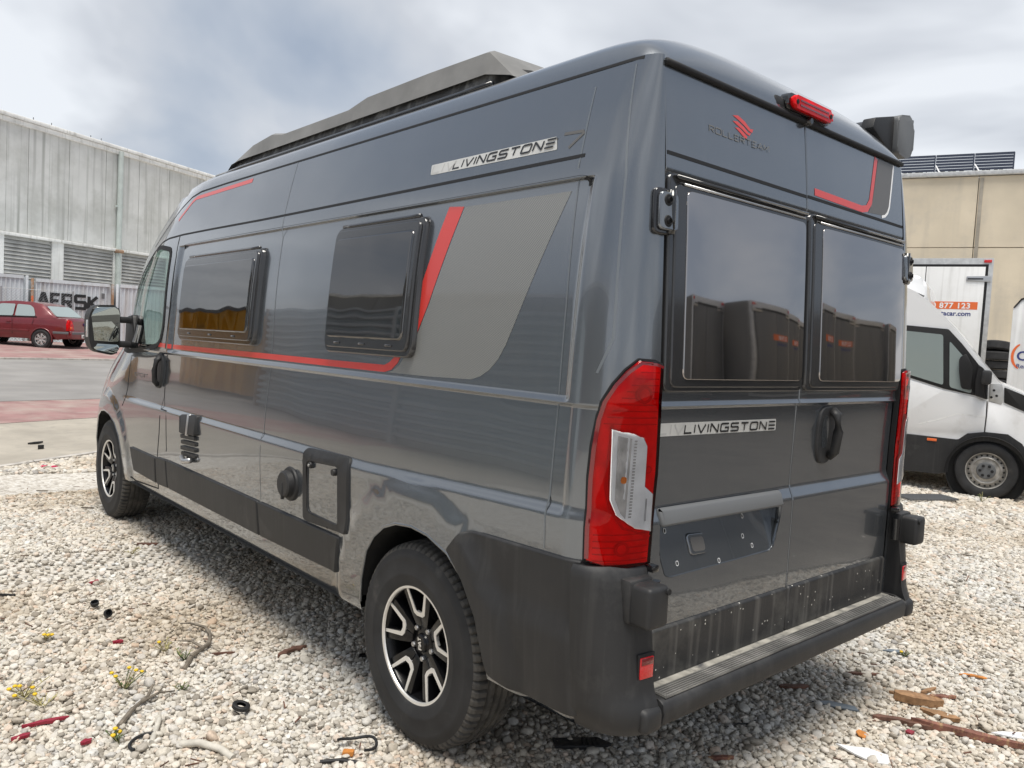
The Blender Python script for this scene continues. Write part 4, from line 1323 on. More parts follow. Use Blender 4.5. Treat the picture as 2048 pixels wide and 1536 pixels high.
# --- pop-up roof shell
def fairing():
    prof = [(3.0, 2.485), (2.92, 2.502), (2.71, 2.545), (2.43, 2.610), (2.17, 2.632), (2.03, 2.610), (1.28, 2.608), (1.10, 2.636), (.61, 2.638), (.20, 2.632), (.17, 2.628)]
    pf = lambda q: float(np.interp(q, [p[0] for p in prof[::-1]], [p[1] for p in prof[::-1]]))
    ys = sorted([p[0] for p in prof] + [2.85, 2.6, 2.33, 2.13, 1.8, 1.5, 1.17, .9, .4, .21])
    n = 20
    V, F = [], []
    for y in ys:
        zt = pf(y); w = .638 if y < 2.7 else .638 - .10 * ((y - 2.7) / .3) ** 2
        pr = [(-w - .02, 2.524 if y < 2.3 else min(2.524, zt - .03)), (-w, zt - .014), (-w + .022, zt - .001)]
        row = pr + [(-w + .035 + (2 * w - .07) * k / 6, zt + .006 * math.sin(math.pi * k / 6)) for k in range(1, 6)] + [(w - .022, zt - .001), (w, zt - .014), (w + .02, pr[0][1])]
        for x, z in row: V.append((x, y, z))
    m_ = len(row)
    for j in range(len(ys) - 1):
        for i in range(m_ - 1):
            a = j * m_ + i; F.append((a, a + 1, a + m_ + 1, a + m_))
    # rear face, canted
    b = len(V)
    for i in range(m_):
        x, y, z = V[i]
        V.append((x * .97, ys[0] - .16 + .05 * abs(x), 2.50))
    for i in range(m_ - 1): F.append((i, b + i, b + i + 1, i + 1))
    pr_ = pyd('popup_roof', V, F, M_fair, van, True, 35)
    # fabric skirt below, with pleats
    V, F = [], []
    k = 0
    pts = [(.54, 2.97), (.640, 2.7), (.640, .15), (.5, .08), (-.5, .08), (-.640, .15), (-.640, 2.7), (-.54, 2.97)]
    path = []
    for a, c_ in zip(pts, pts[1:]):
        l = math.hypot(a[0] - c_[0], a[1] - c_[1]); m2 = max(1, int(l / .02))
        for i in range(m2): path.append((a[0] + (c_[0] - a[0]) * i / m2, a[1] + (c_[1] - a[1]) * i / m2))
    for i, (x, y) in enumerate(path):
        o = -.010 + .002 * math.sin(i * .9)
        s = 1 if x > 0 else -1
        zt = 2.532 if y < 2.3 else 2.532 - (y - 2.3) * .125
        V += [(x + s * o, y, zt + .03), (x + s * (.020 + .003 * math.sin(i * .9)), y, 2.44)]
    for i in range(len(path) - 1): F.append((2 * i, 2 * i + 1, 2 * i + 3, 2 * i + 2))
    pyd('pleated_skirt', V, F, M_skirt, pr_, True)
    bm = bmesh.new()
    for sg in (-1, 1): add_tube(bm, [(sg * .675, .1 + 2.8 * i / 14, 2.468 - .006 * (i > 12)) for i in range(15)], .012, 8)
    from_bm('base_rail', bm, M_gloss, pr_, True)
    return pr_
fairing()

# --- awning on the far side of the roof
aw = prism('awning_case', rnd_poly([(.80, 2.40), (1.00, 2.385), (1.05, 2.41), (1.05, 2.53), (1.02, 2.56), (.84, 2.53), (.80, 2.48)], .02, 3), lambda u, v, d: Vector((u, d, v)), -.70, 2.9, M_frame, van, bev=.006)
prism('end_cap', rnd_poly([(.90, 2.388), (1.00, 2.375), (1.065, 2.405), (1.065, 2.535), (1.03, 2.572), (.90, 2.548)], .024, 4), lambda u, v, d: Vector((u, d, v)), -.775, -.69, M_greybump, aw, bev=.010)
prism('end_bracket', rnd_poly([(.70, 2.455), (.90, 2.375), (.90, 2.545), (.72, 2.50)], .008, 2), lambda u, v, d: Vector((u, d, v)), -.755, -.70, M_plast, aw, bev=.004)

# --- door mirror
mr = empty('door_mirror'); mr.parent = van
mo = rnd_poly([(-1.245, 1.345), (-1.218, 1.276), (-1.085, 1.25), (-1.050, 1.285), (-1.052, 1.555), (-1.075, 1.600), (-1.215, 1.592), (-1.248, 1.525)], .03, 4)
prism('mirror_housing', mo, lambda u, v, d: Vector((u, 3.6 + d, v)), 0, .13, M_plast, mr, bev=.03, seg=3)
def inset(poly, k):
    cx = sum(p[0] for p in poly) / len(poly); cz = sum(p[1] for p in poly) / len(poly)
    return [(cx + (x - cx) * k, cz + (z - cz) * k) for x, z in poly]
up_ = rnd_poly([(-1.232, 1.350), (-1.062, 1.345), (-1.064, 1.552), (-1.082, 1.584), (-1.208, 1.578), (-1.234, 1.522)], .022, 4)
lo_ = rnd_poly([(-1.230, 1.330), (-1.207, 1.288), (-1.090, 1.266), (-1.064, 1.290), (-1.063, 1.326)], .014, 4)
prism('mirror_glass', up_, lambda u, v, d: Vector((u, 3.592 + d + (u + 1.15) * -.16 + (v - 1.45) * -.02, v)), -.004, .02, M_mirror, mr, bev=.002)
prism('wide_angle_glass', lo_, lambda u, v, d: Vector((u, 3.592 + d + (u + 1.15) * -.20 + (v - 1.3) * .12, v)), -.004, .02, M_mirror, mr, bev=.002)
for z in (1.33, 1.50):
    box('mirror_arm', (-1.005, 3.64, z), (.13, .06, .045), M_plast, mr, bev=.014)
prism('mirror_foot', rnd_poly([(3.50, 1.285), (3.78, 1.285), (3.74, 1.52), (3.60, 1.545)], .03, 3), lambda u, v, d: Vector((-d, u, v)), .90, .975, M_plast, mr, bev=.012)
box('turn_signal', (-1.243, 3.655, 1.43), (.012, .05, .12), M_clear, mr, bev=.005)

# --- wheels
def make_wheel():
    w = empty('wheel'); w.parent = van
    R = .372
    # outward is -X here; tyre section 225 mm wide, outer sidewall at x = -0.035
    prof = [(.208, .155), (.225, .175), (.275, .186), (.325, .182), (.352, .170), (.364, .155)]
    xo = -.035
    side = [(.204, xo + .026), (.212, xo + .010), (.226, xo + .003), (.250, xo - .002), (.256, xo - .0045), (.262, xo - .003), (.290, xo - .003), (.312, xo), (.316, xo - .001), (.330, xo + .005), (.345, xo + .012)]
    bm = bmesh.new(); add_lathe(bm, side, 96); t_ = from_bm('tyre', bm, M_tyre, w, True, 60)
    bm = bmesh.new(); add_lathe(bm, [(.345, xo + .211), (.32, xo + .220), (.25, xo + .222), (.20, xo + .2)], 48); from_bm('inner_sidewall', bm, M_tyre, t_, True)
    # tread with blocks: rows across, cut by lateral grooves
    nb = 288
    cols = [(.345, .012), (.356, .017), (.3645, .028), (.3685, .046), (.370, .058), (.360, .061), (.360, .069), (.371, .072), (.3715, .090), (.361, .093), (.361, .101), (.372, .104),
            (.372, .120), (.361, .123), (.361, .131), (.3715, .134), (.371, .152), (.360, .155), (.360, .163), (.370, .166), (.3685, .178), (.3645, .196), (.356, .207), (.345, .212)]
    V, F = [], []
    for i in range(nb):
        a = 2 * math.pi * i / nb
        for j, (r, h) in enumerate(cols):
            rr = r
            shoulder = j <= 4 or j >= 19
            if shoulder and j not in (0, 23):
                if i % 4 == 0: rr -= .011
            elif not shoulder and j not in (5, 6, 9, 10, 13, 14, 17, 18):
                if (i + j) % 6 == 0: rr -= .004
            V.append((xo + h, rr * math.cos(a), rr * math.sin(a)))
    nc = len(cols)
    for i in range(nb):
        for j in range(nc - 1):
            F.append((i * nc + j, i * nc + j + 1, ((i + 1) % nb) * nc + j + 1, ((i + 1) % nb) * nc + j))
    pyd('tread', V, F, M_tread, t_, True, 14)
    # rim
    rim = lathe('rim', [(.213, xo + .012), (.215, xo + .016), (.205, xo + .020), (.198, xo + .03), (.195, xo + .08), (.180, xo + .12), (.19, xo + .2)], 64, M_rim, w)
    lathe('rim_lip', [(.2015, xo + .017), (.2045, xo + .0105), (.2125, xo + .0095), (.214, xo + .014)], 96, M_mach, rim)
    lathe('brake_disc', [(.03, xo + .125), (.15, xo + .125), (.15, xo + .14)], 40, M_steel, rim)
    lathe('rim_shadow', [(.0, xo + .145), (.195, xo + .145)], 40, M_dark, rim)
    lathe('hub', [(.0, xo + .045), (.032, xo + .045), (.036, xo + .052), (.072, xo + .060), (.082, xo + .075), (.084, xo + .11)], 40, M_rim, rim)
    def P2(r, a): return (r * math.cos(a), r * math.sin(a))
    for k in range(5):
        a0 = math.pi / 2 + 2 * math.pi * k / 5 + math.radians(4)
        d = math.radians
        def mp(u, v, dd, tilt=.10):
            r = math.hypot(u, v)
            return Vector((xo + dd + .012 + (.21 - r) * .16, u, v))
        # black Y spoke: two arms joined at the hub
        for s in (-1, 1):
            arm = [P2(.204, a0 + s * d(13.5)), P2(.204, a0 + s * d(25)), P2(.118, a0 + s * d(27)), P2(.066, a0 + s * d(30)), P2(.060, a0), P2(.098, a0 + s * d(1)), P2(.112, a0 + s * d(7.5))]
            if s < 0: arm = arm[::-1]
            prism('spoke', arm, mp, .010, .05, M_rim, rim, bev=.003)
        # machined V face
        vf = [P2(.2035, a0 - d(17.8)), P2(.2035, a0 - d(14.6)), P2(.120, a0 - d(9.8)), P2(.113, a0), P2(.120, a0 + d(9.8)), P2(.2035, a0 + d(14.6)), P2(.2035, a0 + d(17.8)),
              P2(.112, a0 + d(17.0)), P2(.100, a0 + d(10)), P2(.098, a0), P2(.100, a0 - d(10)), P2(.112, a0 - d(17.0))]
        V, F = [], []
        half = [(vf[0], vf[1]), (vf[11], vf[2]), (vf[10], vf[2]), (vf[9], vf[3]), (vf[8], vf[4]), (vf[7], vf[4]), (vf[6], vf[5])]
        for p, q in half:
            V += [mp(*p, .007), mp(*q, .007)]
        for i in range(len(half) - 1): F.append((2 * i, 2 * i + 1, 2 * i + 3, 2 * i + 2))
        bm = bmesh.new()
        vv = [bm.verts.new(v) for v in V]
        for f in F:
            ids = []
            for q in f:
                if all((V[q] - V[z]).length > 1e-6 for z in ids): ids.append(q)
            if len(ids) > 2: bm.faces.new([vv[q] for q in ids])
        bmesh.ops.remove_doubles(bm, verts=bm.verts, dist=1e-5)
        r = bmesh.ops.extrude_face_region(bm, geom=list(bm.faces))
        for v in r['geom']:
            if isinstance(v, bmesh.types.BMVert): v.co.x += .012
        from_bm('machined_face', bm, M_mach, rim)
        ab = a0 + d(36)
        lathe('wheel_bolt', [(0, -.002), (.009, -.002), (.011, .002), (.011, .03)], 6, M_steel, rim, Matrix.Translation((xo + .046, .059 * math.cos(ab), .059 * math.sin(ab))), smooth=False)
        lathe('bolt_well', [(.013, .0), (.016, .0), (.017, .006)], 16, M_seam_shade, rim, Matrix.Translation((xo + .0585, .059 * math.cos(ab), .059 * math.sin(ab))))
    cp = lathe('centre_cap', [(0, xo + .038), (.028, xo + .038), (.032, xo + .043), (.033, xo + .06)], 32, M_rim, rim)
    L, wd = word_lines('FIAT', .017, .22)
    # letters run upwards along the cap
    def cs(u, v, o): return Vector((xo + .0375 - o, v, u))
    strips('cap_lettering', [[(-.022 + x * .044 / wd, y - .0085) for x, y in l] for l in L], .0042, lambda u, v, o: Vector((xo + .0375 - o, v, u)), 0, M_mach, cp)
    return w
wl = make_wheel()
def place_wheel(src, y, z, sg, spin):
    w = src if src.location.length < 1e-6 and not src.get('used') else cptree(src, van)
    src['used'] = 1
    w.location = (sg * .975, y, z)
    w.rotation_euler = (spin, 0, 0) if sg < 0 else (spin, 0, math.pi)
    return w
w1 = place_wheel(wl, 0, .36, -1, math.radians(-8))
w2 = place_wheel(wl, 4.035, .391, -1, math.radians(21)); w2.location.x = -.965
w3 = place_wheel(wl, 0, .36, 1, .3)
w4 = place_wheel(wl, 4.035, .391, 1, .9)
for w_ in (w1, w2, w3, w4):
    if 'used' in w_: del w_['used']
# under-floor pipes
tube('drain_pipe', [(-.62, .68, .42), (-.74, .70, .36), (-.80, .70, .345)], .017, M_steel, van, 10)
lathe('drain_funnel', [(.02, 0), (.05, .06), (.052, .064)], 20, M_greybump, van, Matrix.Translation((-.72, 1.95, .33)) @ Matrix.Rotation(math.pi / 2, 4, 'Y'))
box('tow_point', (0, -.80, .36), (.5, .16, .10), M_dark, van, bev=.02)
box('axle', (0, 0, .33), (1.5, .12, .12), M_dark, van)

# ------------------------------------------------------------------ buildings
def frame_at(x, y, az, z=0.0):
    """Matrix whose local X runs along azimuth az (deg from +Y toward +X), local Y points away from the viewer side, Z up."""
    a = math.radians(az)
    t = Vector((math.sin(a), math.cos(a), 0)); n = Vector((-t.y, t.x, 0))
    return Matrix(((t.x, n.x, 0, x), (t.y, n.y, 0, y), (0, 0, 1, z), (0, 0, 0, 1)))


def root_at(name, x, y, az, z=0.0):
    o = empty(name); o.matrix_world = frame_at(x, y, az, z); return o


M_wpanel = mat('weathered_fibre_cement', (0.66, 0.665, 0.64), 0.85, noise=(0.6, 0.10), streak=((0.33, 0.335, 0.31), 0.9, (4.5, 4.5, 0.12)), bump=(8, 0.2, 0.01),
               dust=((0.46, 0.465, 0.43), 0.45, 0.46, 0.72))
M_wwhite = mat('white_trim_dirty', (0.80, 0.80, 0.77), 0.7, noise=(1.5, 0.12), streak=((0.40, 0.39, 0.34), 0.6, (9, 9, 0.4)))
M_louvre = mat('grey_louvre', (0.46, 0.455, 0.43), 0.6, noise=(1.2, 0.3), dust=((0.46, 0.46, 0.44), 0.9, 0.5, 0.75))
M_pipe = mat('pale_green_downpipe', (0.50, 0.55, 0.52), 0.6, noise=(3, 0.1))
M_rust = mat('rusty_orange_steel', (0.33, 0.20, 0.12), 0.8, noise=(2.5, 0.4), dust=((0.42, 0.40, 0.38), 1.6, 0.5, 0.62))
WA = 61.0
wh = root_at('warehouse', 3.2133, 37.27, WA, 0.5)
tag(wh, 'long grey warehouse with streaked upper cladding and a row of louvres beneath', 'warehouse')
H_EAVE, H_LV1, H_LV0 = 9.05, 4.22, 1.8
U0, U1 = -6.0, 46.0
box('core_wall', ((U0 + U1) / 2, 5.2, 4.4), (U1 - U0, 10, 8.9), M_wwhite, wh)
npan = int((U1 - U0) / 1.02)
for i in range(npan):
    u = U0 + (i + .5) * 1.02
    prism('cladding_panel', [(u - .50, H_LV1 + .16), (u + .50, H_LV1 + .16), (u + .50, H_EAVE - .12), (u - .50, H_EAVE - .12)],
          lambda a, b, d: Vector((a, d, b)), -.03 - .012 * (i % 2) - random.uniform(0, .006), .18, M_wpanel, wh)
box('eaves_fascia', ((U0 + U1) / 2, -.02, H_EAVE - .02), (U1 - U0, .30, .20), M_wwhite, wh, bev=.02)
box('roof_gutter', ((U0 + U1) / 2, -.10, H_EAVE + .17), (U1 - U0, .30, .16), M_wwhite, wh, bev=.03)
box('roof_sheet', ((U0 + U1) / 2, 5.1, H_EAVE + .42), (U1 - U0, 10.4, .12), M_wpanel, wh, rot=Euler((math.radians(3), 0, 0)))
box('sill_beam', ((U0 + U1) / 2, -.05, H_LV1 + .07), (U1 - U0, .22, .14), M_wwhite, wh, bev=.015)
bays = [(-5.9, -3.55), (-3.0, -.62), (.05, 2.35), (2.95, 5.75), (6.25, 9.2), (9.8, 12.8), (13.4, 16.4), (17, 20)]
for (a, b) in bays:
    fr = box('louvre_bay', ((a + b) / 2, .12, (H_LV0 + H_LV1) / 2), (b - a, .10, H_LV1 - H_LV0), M_dark, wh)
    n = 15
    for k in range(n):
        z = H_LV0 + (k + .5) * (H_LV1 - H_LV0) / n
        box('slat', ((a + b) / 2, -.0, z), (b - a - .04, .018, .165), M_louvre, fr, rot=Euler((math.radians(-28), 0, 0)))
for (a, b) in [(p[1], q[0]) for p, q in zip(bays, bays[1:])]:
    box('pier', ((a + b) / 2, -.02, H_LV0 / 2 + H_LV1 / 2 - .6), (b - a, .12, H_LV1 - H_LV0 + 1.2), M_wwhite, wh)
for u in (5.95, 15.5):
    tube('downpipe', [(u, -.18, H_EAVE), (u, -.18, 6.8), (u, -.18, 4.2), (u, -.18, .4)], .13, M_pipe, wh, 10)
    box('pipe_bracket', (u, -.15, 6.4), (.40, .12, .10), M_pipe, wh); box('pipe_joint', (u, -.18, H_LV1), (.36, .34, .16), M_rust, wh, bev=.03)
for u in (1.6, 2.5, 4.6, 5.2):
    tube('roof_spike', [(u, .3, H_EAVE + .2), (u, .3, H_EAVE + .48)], .014, M_dark, wh, 6)

# shipping containers in front of the warehouse
M_contain = mat('pale_blue_grey_container', (0.60, 0.64, 0.67), 0.6, noise=(1.0, 0.12), streak=((0.36, 0.30, 0.25), 0.5, (5, 5, 0.3)), dust=((0.30, 0.33, 0.36), 2.0, 0.55, 0.8))
def container(x, y, az, wd, hh, label, word=None, z=.28, m=None, group='shipping containers by the warehouse', deep=6.0, pitch=.14, posts=None):
    m = m or M_contain
    r = root_at('shipping_container', x, y, az, z)
    tag(r, label, 'container', group)
    V, F = [], []
    n = int((wd - .3) / pitch)
    us = []
    for i in range(n):
        u = .15 + i * pitch
        us += [(u, 0), (u + pitch * .30, 0), (u + pitch * .5, .036), (u + pitch * .80, .036)]
    us.append((.15 + n * pitch, 0))
    for (u, d) in us: V += [(u, d, .16), (u, d, hh - .12)]
    for i in range(len(us) - 1): F.append((2 * i, 2 * i + 2, 2 * i + 3, 2 * i + 1))
    pyd('corrugated_side', V, F, m, r)
    box('rear_shell', (wd / 2, deep / 2 + .08, hh / 2 - .02), (wd - .06, deep, hh - .12), m, r)
    for zc, hgt in ((.08, .16), (hh - .06, .12)): box('rail', (wd / 2, 0.02, zc), (wd - .30, .10, hgt), m, r)
    for u in (.045, wd - .045):
        box('corner_post', (u, .02, hh / 2), (.085, .14, hh - .002), posts or M_rust, r, bev=.012)
    if word:
        L, w = word_lines(word, .52, .30, .92)
        def cs(u, v, o): return Vector((u, -.012 - o, v))
        strips('lettering', [[(word_x + p * word_w / w, 1.42 + q) for p, q in l] for l in L], .118, cs, 0, M_ink, r)
    return r
word_x, word_w = .30, 2.02
N0 = Vector((2.3368, 31.335))
tN = Vector((math.sin(math.radians(93)), math.cos(math.radians(93))))
def alongN(s): p = N0 + tN * s; return p.x, p.y
container(*alongN(.93), 93, 2.78, 2.48, 'pale grey container lettered in black with rusty corner posts', word=None)
cA = bpy.data.objects['shipping_container']
L, w = word_lines('AeRSK', .47, .26, .92)
strips('lettering', [[(.24 + p * 1.98 / w, 1.47 + q) for p, q in l] for l in L], .115, lambda u, v, o: Vector((u, -.012 - o, v)), 0, M_ink, cA)
box('hazard_label', (.045, -.062, 1.65), (.07, .02, .34), M_orange, cA); box('hazard_label', (2.55, -.04, 1.25), (.10, .02, .12), M_orange, cA)
box('number_print', (2.4, -.010, 2.0), (.11, .012, .20), M_greybump, cA)
container(*alongN(-5.2), 93, 6.05, 2.56, 'pale blue-grey unlettered container behind the maroon saloon, at the left edge', deep=5.5, posts=M_contain)
container(*alongN(3.78), 93, 6.05, 2.50, 'pale grey unlettered container showing past the van mirror', deep=5.5, posts=M_contain)

# wire fence between the containers and the pavement
fn = root_at('wire_fence', N0.x - 5, N0.y - 1.2, 93, .30)
tag(fn, 'thin wire mesh fence in front of the pale containers', 'fence')
M_wire = mat('galvanised_wire', (0.42, 0.43, 0.44), 0.5, 0.6)
bm = bmesh.new()
ext = 7.0
k = 0
for i in range(int((ext + 2.0) / .10)):
    for sg in (1, -1):
        u0 = -2.0 + i * .10 if sg > 0 else i * .10
        a = Vector((u0, 0, 0)); b = Vector((u0 + sg * 2.0, 0, 2.0))
        if b.x < 0: t = a.x / (a.x - b.x); b = a.lerp(b, t)
        if a.x < 0: t = (0 - a.x) / (b.x - a.x); a = a.lerp(b, t)
        if b.x > ext: t = (ext - a.x) / (b.x - a.x); b = a.lerp(b, t)
        if (b - a).length < .05 or a.x > ext or a.x < -1e-6: continue
        w_ = .0035
        n_ = Vector((-(b - a).z, 0, (b - a).x)).normalized() * w_
        vs_ = [bm.verts.new(p) for p in (a + n_, a - n_, b - n_, b + n_)]
        bm.faces.new(vs_)
mesh_ = from_bm('mesh_wire', bm, M_wire, fn); mesh_['kind'] = 'stuff'
for u in (0, 2.4, 4.8, 7.0): tube('fence_post', [(u, 0, -.2), (u, 0, 2.05)], .03, M_wire, fn, 8)
tube('top_wire', [(0, 0, 2.0), (7, 0, 2.0)], .008, M_wire, fn, 6)

# concrete-panel building on the right with a louvred screen on its roof
M_beige = mat('beige_concrete_panel', (0.66, 0.58, 0.45), 0.9, noise=(0.55, 0.13), dust=((0.52, 0.47, 0.39), 0.7, 0.5, 0.8), bump=(5, 0.2, 0.02),
              streak=((0.33, 0.31, 0.28), 0.35, (2.0, 2.0, 0.2)))
bR = root_at('concrete_building', 25.7355, 7.4668, 158, 0)
tag(bR, 'beige concrete-panel industrial building behind the white trucks', 'building')
rot0 = 1
for i, (a, b) in enumerate(((-16.5, -11.0), (-11.0, -5.5), (-5.5, .075), (.075, 5.6), (5.6, 11.1), (11.1, 16.6))):
    for z0, z1 in ((0, 1.9), (1.9, 5.30), (5.30, 7.62)):
        box('wall_panel', ((a + b) / 2, .10 + random.uniform(0, .008), (z0 + z1) / 2), (b - a - .022, .20, z1 - z0 - .022), M_beige, bR, bev=.006, seg=1)
box('wall_core', (0, 3.1, 3.8), (33.0, 5.8, 7.58), M_seam_shade, bR)
for u in (-5.5, .075, 5.6): box('stained_joint', (u + .09, -.012, 3.85), (.10, .02, 7.4), M_conc, bR)
box('parapet_cap', (0, .06, 7.70), (33.2, .34, .15), M_alu, bR, bev=.01)
M_solar = mat('dark_screen_slat', (0.035, 0.045, 0.075), 0.35, 0.2, 0.4)
for i in range(9):
    u0 = -9.2 + i * 1.14
    pn = box('screen_frame', (u0 + 1.12, .52, 8.12), (.04, .04, .66), M_solar, bR)
    for k in range(7):
        box('screen_slat', (u0 + .57, .50, 7.86 + k * .095), (1.12, .012, .080), M_solar, pn)
    tube('screen_strut', [(u0 + .14, .06, 7.78), (u0 + .02, .46, 8.10)], .022, M_whiteprint, bR, 6)
bm = bmesh.new()
for i in range(9):       # cable loops lying behind the slats
    u0 = -9.0 + i * 1.1
    add_tube(bm, [(u0 + .15 + .1 * k, .62, 7.84 + .13 * abs(math.sin(k * .9 + i))) for k in range(9)], .03, 6)
cb = from_bm('roof_cables', bm, M_dark, bR, True); cb['kind'] = 'stuff'

# ------------------------------------------------------------------ maroon saloon
def disc_wheel(parent, x, y, z, r, wd, rimr, m_rim, side, holes=0, spokes=0, nm='wheel', cap=None):
    """Road wheel turned about local Y; side = -1 shows its face to -Y."""
    w = empty(nm, (x, y, z)); w.parent = parent
    B = Matrix.Rotation(math.pi / 2 * (-side) * -1, 4, 'Z')
    Bm = Matrix.Rotation(math.pi / 2, 4, 'Z') if side < 0 else Matrix.Rotation(-math.pi / 2, 4, 'Z')
    # add_lathe turns about X with the face on -X; turn so that -X becomes side*Y
    t = lathe('tyre', [(rimr - .004, .0), (rimr + .01, -.012), (r * .84, -.020), (r * .94, -.012), (r * .985, .005), (r, .03), (r, wd - .03), (r * .97, wd), (rimr, wd)], 40, M_tyre, w, Bm)
    d = lathe('rim', [(0, .005), (rimr * .30, .004), (rimr * .34, .010), (rimr * .62, .014), (rimr * .70, .004), (rimr * .80, .020), (rimr * .93, .030), (rimr * .96, -.006), (rimr, -.010), (rimr + .003, .012)], 40, m_rim, w, Bm)
    bm = bmesh.new()
    for k in range(holes):
        a = 2 * math.pi * k / holes
        add_lathe(bm, [(0, 0), (rimr * .055, 0)], 10, Bm @ Matrix.Translation((.012, rimr * .845 * math.cos(a), rimr * .845 * math.sin(a))))
    if holes: from_bm('rim_hole', bm, M_seam_shade, d)['kind'] = 'stuff'
    if cap:
        lathe('hub_cover', [(0, -.012), (rimr * .42, -.010), (rimr * .46, 0.0), (rimr * .47, .01)], 30, cap, d, Bm)
        for k in range(6):
            a = 2 * math.pi * k / 6
            lathe('wheel_nut', [(0, -.026), (rimr * .07, -.024), (rimr * .085, -.008)], 8, M_seam_shade, d, Bm @ Matrix.Translation((0, rimr * .29 * math.cos(a), rimr * .29 * math.sin(a))))
    for k in range(spokes):
        a = 2 * math.pi * k / spokes
        o = prism('trim_spoke', [(rimr * .2, -.02), (rimr * .92, -.035), (rimr * .92, .035), (rimr * .2, .02)],
                  lambda u, v, dd, a=a: Bm @ Vector((dd, u * math.cos(a) - v * math.sin(a), u * math.sin(a) + v * math.cos(a))), -.012, .01, m_rim, d, bev=.004)
    return w


def saloon(x, y, az, z):
    """Local X forward, rear axle at x = 0; local -Y is its left-hand side seen by the camera."""
    r = root_at('parked_saloon', x, y, az, z)
    tag(r, 'maroon four-door saloon parked before the grey containers', 'car')
    hw = .87
    def sec(xx):
        # (half width at sill, half width at belt, belt height, top half width, top height) along the car
        belt = np.interp(xx, [-.90, -.80, .2, 1.4, 2.3, 3.1, 3.36], [.90, 1.00, 1.00, .97, .93, .80, .62])
        wid = np.interp(xx, [-.90, -.75, -.3, 2.6, 3.15, 3.36], [.70, .82, .87, .87, .80, .58])
        return wid, belt
    # lower body loft
    xs = [-.90, -.88, -.82, -.7, -.5, -.3, 0, .3, .8, 1.4, 2.0, 2.4, 2.63, 2.9, 3.1, 3.25, 3.33, 3.36]
    V, F = [], []
    for xx in xs:
        w, b = sec(xx)
        lo = .30 if -.6 < xx < 3.1 else .34
        prof = [(-w * .90, lo), (-w * .97, lo + .10), (-w, .50), (-w * .995, .66), (-w * .975, b - .10), (-w * .93, b - .015), (-w * .82, b + .018)]
        row = prof + [(0, b + .04)] + [(-a, c) for a, c in prof[::-1]]
        V += [(xx, a, c) for a, c in row]
    m_ = 15
    for j in range(len(xs) - 1):
        for i in range(m_ - 1):
            a = j * m_ + i
            # leave the wheel openings
            ym = sum(V[q][1] for q in (a, a + 1)) / 2
            F.append((a, a + 1, a + m_ + 1, a + m_))
    F.append(list(range(m_))); F.append([len(V) - 1 - i for i in range(m_)])
    body = pyd('body', V, F, M_maroon, r, True, 38)
    # wheel arches: dark recess discs with a painted lip
    for xa in (0, 2.63):
        for sg in (-1, 1):
            bm = bmesh.new(); add_lathe(bm, [(0, 0), (.345, 0), (.345, .10)], 28, Matrix.Translation((xa, sg * (hw + .004), .30)) @ Matrix.Rotation(math.pi / 2 * (1 if sg < 0 else -1), 4, 'Z'))
            from_bm('wheel_arch', bm, M_dark, r)
            bm = bmesh.new(); add_tube(bm, [(xa + .36 * math.cos(a), sg * (hw + .006), .30 + .36 * math.sin(a)) for a in [math.pi * k / 14 for k in range(-1, 16)]], .02, 6)
            from_bm('arch_lip', bm, M_maroon, r, True)
            disc_wheel(r, xa, sg * (hw + .015), .30, .305, .18, .195, M_alu, sg, spokes=7)
    # greenhouse: roof and pillars, glass between
    roofl = [(-.42, 1.00), (-.15, 1.24), (.18, 1.44), (.5, 1.49), (1.1, 1.51), (1.6, 1.46), (1.95, 1.32), (2.55, .95)]
    V, F = [], []
    for xx, zz in roofl:
        b = sec(xx)[1] - .02
        wt = .60 + .0 * zz
        wz = np.interp(zz, [.95, 1.5], [.80, .60])
        row = [(-.815, b), (-wz - .03, zz - .09 if zz > b + .1 else b + .01), (-wz + .05, zz - .005), (0, zz + .02), (wz - .05, zz - .005), (wz + .03, zz - .09 if zz > b + .1 else b + .01), (.815, b)]
        V += [(xx, a, c) for a, c in row]
    for j in range(len(roofl) - 1):
        for i in range(6):
            a = j * 7 + i; F.append((a, a + 1, a + 8, a + 7))
    gh = pyd('cabin', V, F, M_maroon, r, True, 40)
    def sidew(sg):
        def mp(u, v, d): 
            wz = np.interp(v, [.98, 1.42], [.812, .668]); return Vector((u, sg * (wz + d), v))
        for pts in ([(.25, 1.035), (.93, 1.02), (.93, 1.40), (.50, 1.385), (.36, 1.29)], [(1.0, 1.02), (2.12, .99), (1.70, 1.30), (1.45, 1.395), (1.0, 1.40)]):
            prism('side_glass', rnd_poly(pts, .05, 3), mp, .004, .016, M_carglass, gh)
        bm = bmesh.new(); add_tube(bm, [mp(.20, 1.01, .01), mp(1.0, 1.0, .014), mp(2.2, .965, .014)], .016, 6); from_bm('belt_moulding', bm, M_seam_shade, gh, True)
        for u in (.97, ): strips('door_seam', [[(u, .42), (u + .02, 1.0)], [(2.05, .42), (2.08, .95)], [(.32, .75), (.26, 1.0)]], .012, lambda a, b, o, sg=sg: Vector((a, sg * (.872 + .0), b)), 0, M_seam_shade, body)
        for u in (1.0, 1.95): box('door_handle', (u + .12, sg * .880, .83), (.15, .03, .035), M_maroon, body, bev=.01)
        box('side_moulding', (1.3, sg * .885, .56), (1.75, .02, .05), M_maroon, body, bev=.008)
        box('wing_mirror', (2.06, sg * .98, 1.02), (.12, .18, .13), M_maroon, body, bev=.04)
    for sg in (-1, 1): sidew(sg)
    def rw(u, v, d): return Vector((-.42 + (v - 1.0) * 1.18 - d * .6, u, v + .01 + d * .6))
    prism('rear_glass', rnd_poly([(-.70, 1.035), (.70, 1.035), (.60, 1.36), (-.60, 1.36)], .06, 3), rw, .004, .02, M_carglass, gh)
